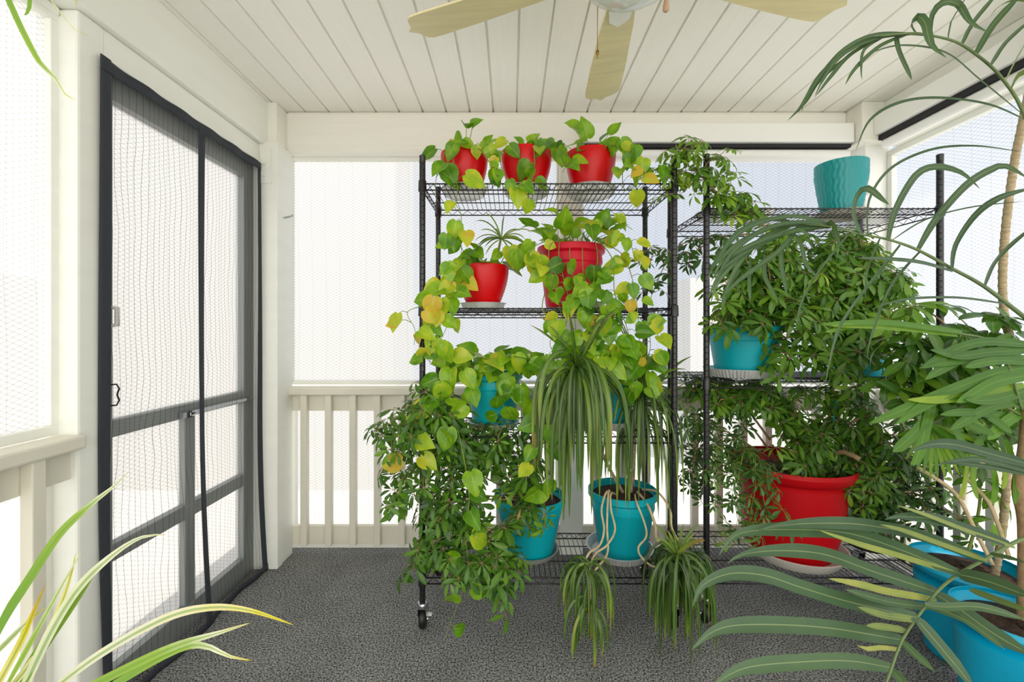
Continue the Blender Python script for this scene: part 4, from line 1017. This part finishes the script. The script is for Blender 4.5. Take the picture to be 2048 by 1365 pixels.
# frond C, low in front
fr = rachis([(1760, 1400, .70), (1783, 1337, .72), (1804, 1281, .73), (1834, 1236, .75), (1873, 1185, .76), (1918, 1148, .78), (1967, 1121, .79), (2020, 1090, .80), (2060, 1072, .81)], .006, [(1.1, .83, .92), (1.35, .82, .85), crownp])
lf = MB()
Cc = [([(1783, 1337), (1700, 1323), (1600, 1325), (1490, 1337), (1425, 1372)], .024, .4), ([(1804, 1281), (1650, 1256), (1500, 1250), (1430, 1262), (1383, 1300)], .026, .3),
      ([(1834, 1236), (1700, 1205), (1600, 1175), (1530, 1152), (1460, 1148), (1405, 1172), (1385, 1215)], .026, .25), ([(1873, 1185), (1750, 1145), (1650, 1110), (1560, 1102), (1485, 1110), (1455, 1128)], .025, .25),
      ([(1918, 1148), (1800, 1100), (1700, 1068), (1600, 1060), (1500, 1063), (1460, 1080), (1438, 1112)], .026, .25), ([(1967, 1121), (1850, 1075), (1740, 1052), (1650, 1047), (1560, 1052), (1515, 1063)], .022, .2),
      ([(2020, 1090), (1950, 1065), (1870, 1040), (1800, 1034), (1770, 1040)], .021, .1), ([(1918, 1150), (1800, 1113), (1720, 1090), (1640, 1062)], .015, .78), ([(1975, 1123), (1870, 1085), (1800, 1060), (1760, 1050)], .014, .72),
      ([(2030, 1096), (1940, 1065), (1850, 1030), (1795, 1012)], .012, .75), ([(1873, 1200), (1780, 1185), (1720, 1170), (1657, 1158)], .017, .82), ([(1860, 1215), (1780, 1205), (1690, 1180)], .014, .3), ([(1834, 1240), (1770, 1232), (1715, 1215)], .016, .65),
      ([(1812, 1262), (1770, 1255), (1732, 1252)], .015, .65), ([(1800, 1300), (1760, 1296), (1735, 1299), (1715, 1292)], .010, .85), ([(1834, 1240), (1860, 1270), (1910, 1330), (1950, 1380)], .024, .25), ([(1873, 1190), (1920, 1220), (1990, 1270), (2060, 1310)], .028, .2),
      ([(1920, 1150), (1980, 1165), (2060, 1195)], .028, .2), ([(1985, 1112), (2020, 1118), (2060, 1130)], .018, .4), ([(1804, 1283), (1830, 1310), (1870, 1345)], .016, .5), ([(1860, 1215), (1930, 1240), (2010, 1300)], .014, .45),
      ([(1940, 1180), (1990, 1200), (2060, 1225)], .016, .6), ([(1783, 1340), (1800, 1360), (1830, 1400)], .02, .5), ([(1850, 1210), (1890, 1215), (1960, 1215), (2050, 1240)], .014, .35)]
for pts, w, ti in Cc: px_blade(lf, pts, .775 if pts[0][0] > 1850 else .745, .70, w * (.68 if ti > .6 else .92), ti, hint=Vector((0, -.8, .6)))
lf.build('leaflets', M['palm'], fr)
# stray long leaflets right
fr = rachis([(1930, 905, 1.05), (1980, 915, 1.05), (2048, 935, 1.06)], .005, [(1.35, 1.0, .85), crownp])
lf = MB()
for pts, w, ti in [([(2060, 930), (1980, 908), (1910, 890), (1860, 890), (1822, 903)], .024, .15), ([(2060, 945), (1960, 920), (1890, 925)], .012, .15), ([(2060, 950), (1980, 935), (1900, 925), (1870, 935)], .012, .2)]: px_blade(lf, pts, 1.05, .98, w, ti)
lf.build('leaflets', M['palm'], fr)

# bright broad-leaved palm and the teal pots at the right
t = thing('potted_palm', 'bright green broad-leaved palm with a brown trunk in the front cyan pot', 'palm', (1.56, 1.36, 0))
pot(t, (1.56, 1.36, 0), .155, .11, .375, M['cyan'], 'bell')
q = MB(); q.tube(smooth_path([Vector((1.60, 1.37, .3)), P(2052, 1060, 1.39), P(2040, 980, 1.40), P(2052, 900, 1.41), P(2060, 820, 1.42)]), .019, 10); q.build('trunk', M['bark'], t)
q = MB()
for pts in ([(1985, 1130, 1.40), (1950, 1060, 1.42), (1920, 1000, 1.43), (1890, 970, 1.44), (1835, 935, 1.45)], [(2020, 1120, 1.40), (1985, 1020, 1.43), (1960, 985, 1.44), (1935, 960, 1.45)], [(1925, 1000, 1.43), (1935, 950, 1.44), (1975, 920, 1.44)]):
    q.tube(smooth_path(PP(pts)), .006, 7)
q.build('dry_stalk', M['root'], t)
q = MB(); lf = MB()
for pts, w, ti in [([(2060, 715), (1950, 720), (1880, 728), (1838, 737)], .022, .3), ([(2060, 735), (2000, 745), (1930, 770), (1880, 790), (1820, 815), (1738, 848)], .036, .4), ([(2060, 750), (1990, 765), (1945, 790), (1912, 806)], .036, .45),
                   ([(2060, 815), (2010, 845), (1975, 880)], .034, .55), ([(1865, 800), (1852, 850), (1840, 900), (1825, 932)], .034, .5), ([(1872, 815), (1825, 870), (1785, 905)], .034, .4), ([(1885, 805), (1930, 845), (1990, 870)], .028, .3),
                   ([(1930, 800), (1980, 835), (2025, 868)], .030, .3), ([(1925, 665), (1850, 655), (1760, 646), (1640, 650)], .022, .5), ([(1915, 672), (1840, 662), (1740, 654), (1660, 652)], .016, .75), ([(2060, 690), (1970, 684), (1910, 700), (1870, 720), (1842, 735)], .03, .2),
                   ([(1880, 790), (1905, 850), (1935, 905)], .026, .3), ([(2048, 770), (1960, 790), (1880, 800), (1815, 800)], .026, .85), ([(2060, 780), (1990, 800), (1930, 800)], .03, .3), ([(1990, 700), (1930, 715), (1880, 740), (1850, 760)], .03, .3),
                   ([(1975, 910), (1990, 960), (1985, 1010)], .02, .6), ([(1950, 905), (1945, 960), (1955, 1000)], .02, .7), ([(2010, 880), (2030, 940), (2030, 1010)], .022, .5), ([(1935, 900), (1930, 960), (1918, 1000)], .014, .85), ([(2000, 900), (2010, 950), (2005, 980)], .016, .85),
                   ([(2060, 700), (1980, 705), (1920, 712), (1860, 700)], .03, .2), ([(2060, 725), (1990, 722), (1930, 735)], .028, .3), ([(2060, 800), (1980, 815), (1900, 860)], .03, .35), ([(2060, 840), (1990, 830), (1930, 825), (1880, 830)], .026, .3), ([(2060, 790), (2000, 790), (1920, 790), (1860, 805), (1790, 850)], .03, .45), ([(1990, 850), (1960, 880), (1940, 915)], .022, .4), ([(1760, 645), (1700, 655), (1650, 665)], .014, .6), ([(1860, 850), (1910, 880), (1955, 900)], .024, .3)]:
    px_blade(lf, pts, 1.44, 1.38, w * .95, ti * .75, tint2=ti, tipf=.25)
for k in range(17):
    a = math.radians(20 + 150 * k / 16); c0 = P(1860, 850, 1.46)
    blade(lf, [c0, c0 + Vector((math.cos(a) * .07, -.02, -math.sin(a) * .07)), c0 + Vector((math.cos(a) * .15, -.04, -math.sin(a) * .17))], .016, CH, rnd.uniform(.3, .7), tipf=.5)
q.tube(smooth_path([P(2040, 830, 1.42), P(1960, 800, 1.44), P(1860, 850, 1.46)]), .004, 6)
q.tube(smooth_path([P(2044, 820, 1.42), P(2000, 700, 1.44), P(1920, 668, 1.44), P(1700, 650, 1.42)]), .004, 6)
s = q.build('frond', M['palm_stem'], t); lf.build('leaflets', M['palm_bright'], s)
t2 = thing('potted_umbrella_plant', 'large-leaved umbrella plant in the rear cyan pot by the right wall', 'plant', (1.75, 1.69, 0))
pot(t2, (1.75, 1.69, 0), .175, .12, .36, M['cyan'], 'bell')
b3 = [(1935, 1110, 1.69), (1960, 1000, 1.68), (1950, 850, 1.66), (1950, 720, 1.64), (1940, 660, 1.62), (1910, 630, 1.6)]
SW = .40
bush(t2, [(b3, 12), ([(1950, 720, 1.64), (1980, 690, 1.60), (2000, 655, 1.58), (2010, 640, 1.57)], 6), ([(1950, 740, 1.64), (1930, 700, 1.6), (1900, 680, 1.58), (1880, 650, 1.58)], 10), ([(1950, 860, 1.66), (1900, 820, 1.62), (1860, 780, 1.6), (1840, 750, 1.58)], 14), ([(1950, 700, 1.64), (1880, 690, 1.60), (1820, 690, 1.6), (1770, 710, 1.6)], 15),
          ([(1950, 800, 1.66), (1900, 760, 1.62), (1820, 760, 1.6), (1760, 790, 1.6)], 16), ([(1950, 900, 1.66), (1990, 850, 1.62), (2020, 760, 1.6), (2030, 700, 1.6)], 10), ([(1955, 900, 1.66), (1930, 880, 1.6), (1940, 900, 1.56)], 4)], .088, 30, .45, r=.006, pet=.06, wood='stem')
bush(t2, [([(1950, 720, 1.64), (1880, 640, 1.62), (1820, 612, 1.62), (1775, 625, 1.62), (1740, 660, 1.64)], 7)], .07, 30, .6, r=.0045, pet=.06, start=.5)

# tall thin ringed cane rising at the right
t = thing('tall_cane', 'tall thin ring-scarred brown cane rising to the ceiling at the right edge', 'cane', (1.82, 1.66, .30))
pts = [Vector((1.82, 1.66, .30)), Vector((1.83, 1.63, .6)), P(2022, 720, 1.61), P(2010, 640, 1.62), P(2005, 560, 1.62), P(2012, 450, 1.61), P(2028, 330, 1.6), P(2044, 250, 1.59), P(2075, 100, 1.58), P(2090, 20, 1.57)]
path = smooth_path(pts, .009); q = MB(); q.tube(path, [.0115 * (1.0 + (.13 if i % 3 == 0 else 0)) for i in range(len(path))], 10); s = q.build('stem', M['cane'], t)
lf = MB()
for k in range(7):
    d = Vector((rnd.uniform(0, 1) + .1, rnd.uniform(-1, 1) * .7, rnd.uniform(-.3, .6))).normalized()
    d.x = -abs(d.x) * .1 if path[-1].x > 1.8 else d.x
    blade(lf, arch(path[-1], d, rnd.uniform(.12, .22), .8, 6), .014, UP, .4)
lf.build('foliage', M['drac'], s)

# ------------------------------------------------------------ near left foreground plant
t = thing('potted_dracaena', 'blurred striped dracaena leaves fanning in from the lower left corner', 'plant', (-1.0, .45, 0))
pot(t, (-1.0, .45, 0), .15, .11, .28, M['white_plastic'], 'band')
hd = P(-30, 1400, .6)
q = MB(); q.tube(smooth_path([Vector((-1.0, .45, .24)), Vector((-.95, .47, .5)), hd]), .011, 9)
q.tube(smooth_path([Vector((-1.02, .45, .24)), Vector((-1.06, .48, 1.1)), Vector((-.95, .6, 1.75)), P(-20, -60, .7)]), .010, 9)
s = q.build('cane', M['cane'], t); lf = MB()
for pts, w, ti, t2_ in [([(-20, 1300), (15, 1230), (60, 1160), (120, 1070), (180, 1012), (230, 972), (260, 942)], .019, .05, .72), ([(-20, 1400), (40, 1290), (70, 1220), (92, 1168)], .014, .75, .95), ([(0, 1400), (60, 1330), (110, 1240), (140, 1160), (152, 1105)], .013, .72, .8),
                    ([(30, 1420), (100, 1270), (160, 1175), (230, 1108), (285, 1075), (332, 1070)], .019, .56, .66), ([(10, 1420), (90, 1290), (150, 1205), (190, 1145), (217, 1112)], .022, .05, .4), ([(80, 1400), (200, 1310), (330, 1238), (420, 1216), (500, 1222), (588, 1251)], .014, .56, .9),
                    ([(130, 1400), (280, 1325), (360, 1290), (440, 1266), (502, 1246)], .014, .2, .8), ([(180, 1400), (330, 1312), (400, 1291), (460, 1314), (505, 1322)], .012, .1, .9), ([(-30, 1330), (30, 1270), (60, 1240), (92, 1215)], .01, .4, .9), ([(10, 1380), (60, 1290), (120, 1180), (165, 1100)], .01, .3, .7)]:
    px_blade(lf, pts, .60, .64, w * .85, ti, hint=Vector((0, -.8, .6)), tint2=t2_, tipf=.6)
for pts, w, ti, t2_ in [([(-10, -60), (20, 5), (45, 60), (80, 125), (110, 155), (130, 188), (152, 200)], .009, .1, .8), ([(60, -60), (95, -10), (125, 30), (150, 60), (178, 70)], .002, .4, .9), ([(40, -30), (60, 0), (55, 25), (48, 30)], .006, .1, .3), ([(140, -20), (152, 0), (152, 14)], .006, .8, .9)]:
    px_blade(lf, pts, .70, .72, w, ti, tint2=t2_, tipf=.6)
lf.build('leaves', M['varieg'], s)

# ------------------------------------------------------------ outside the porch
b = MB(); b.box(-14, 14, -14, 14, -.5, -.42); struct(b.build('ground', M['ground'], smooth=False))
b = MB(); b.box(-9, -1.2, 4.6, 5.4, -.45, 5); b.box(-5.6, -4.9, -4, 4.6, -.45, 1.8); b.box(2.2, 3.4, 5.4, 6.2, -.45, 1.9)
struct(b.build('wall_outside', M['siding'], smooth=False))
for o in bpy.data.objects:
    if '_o' in o: del o['_o']
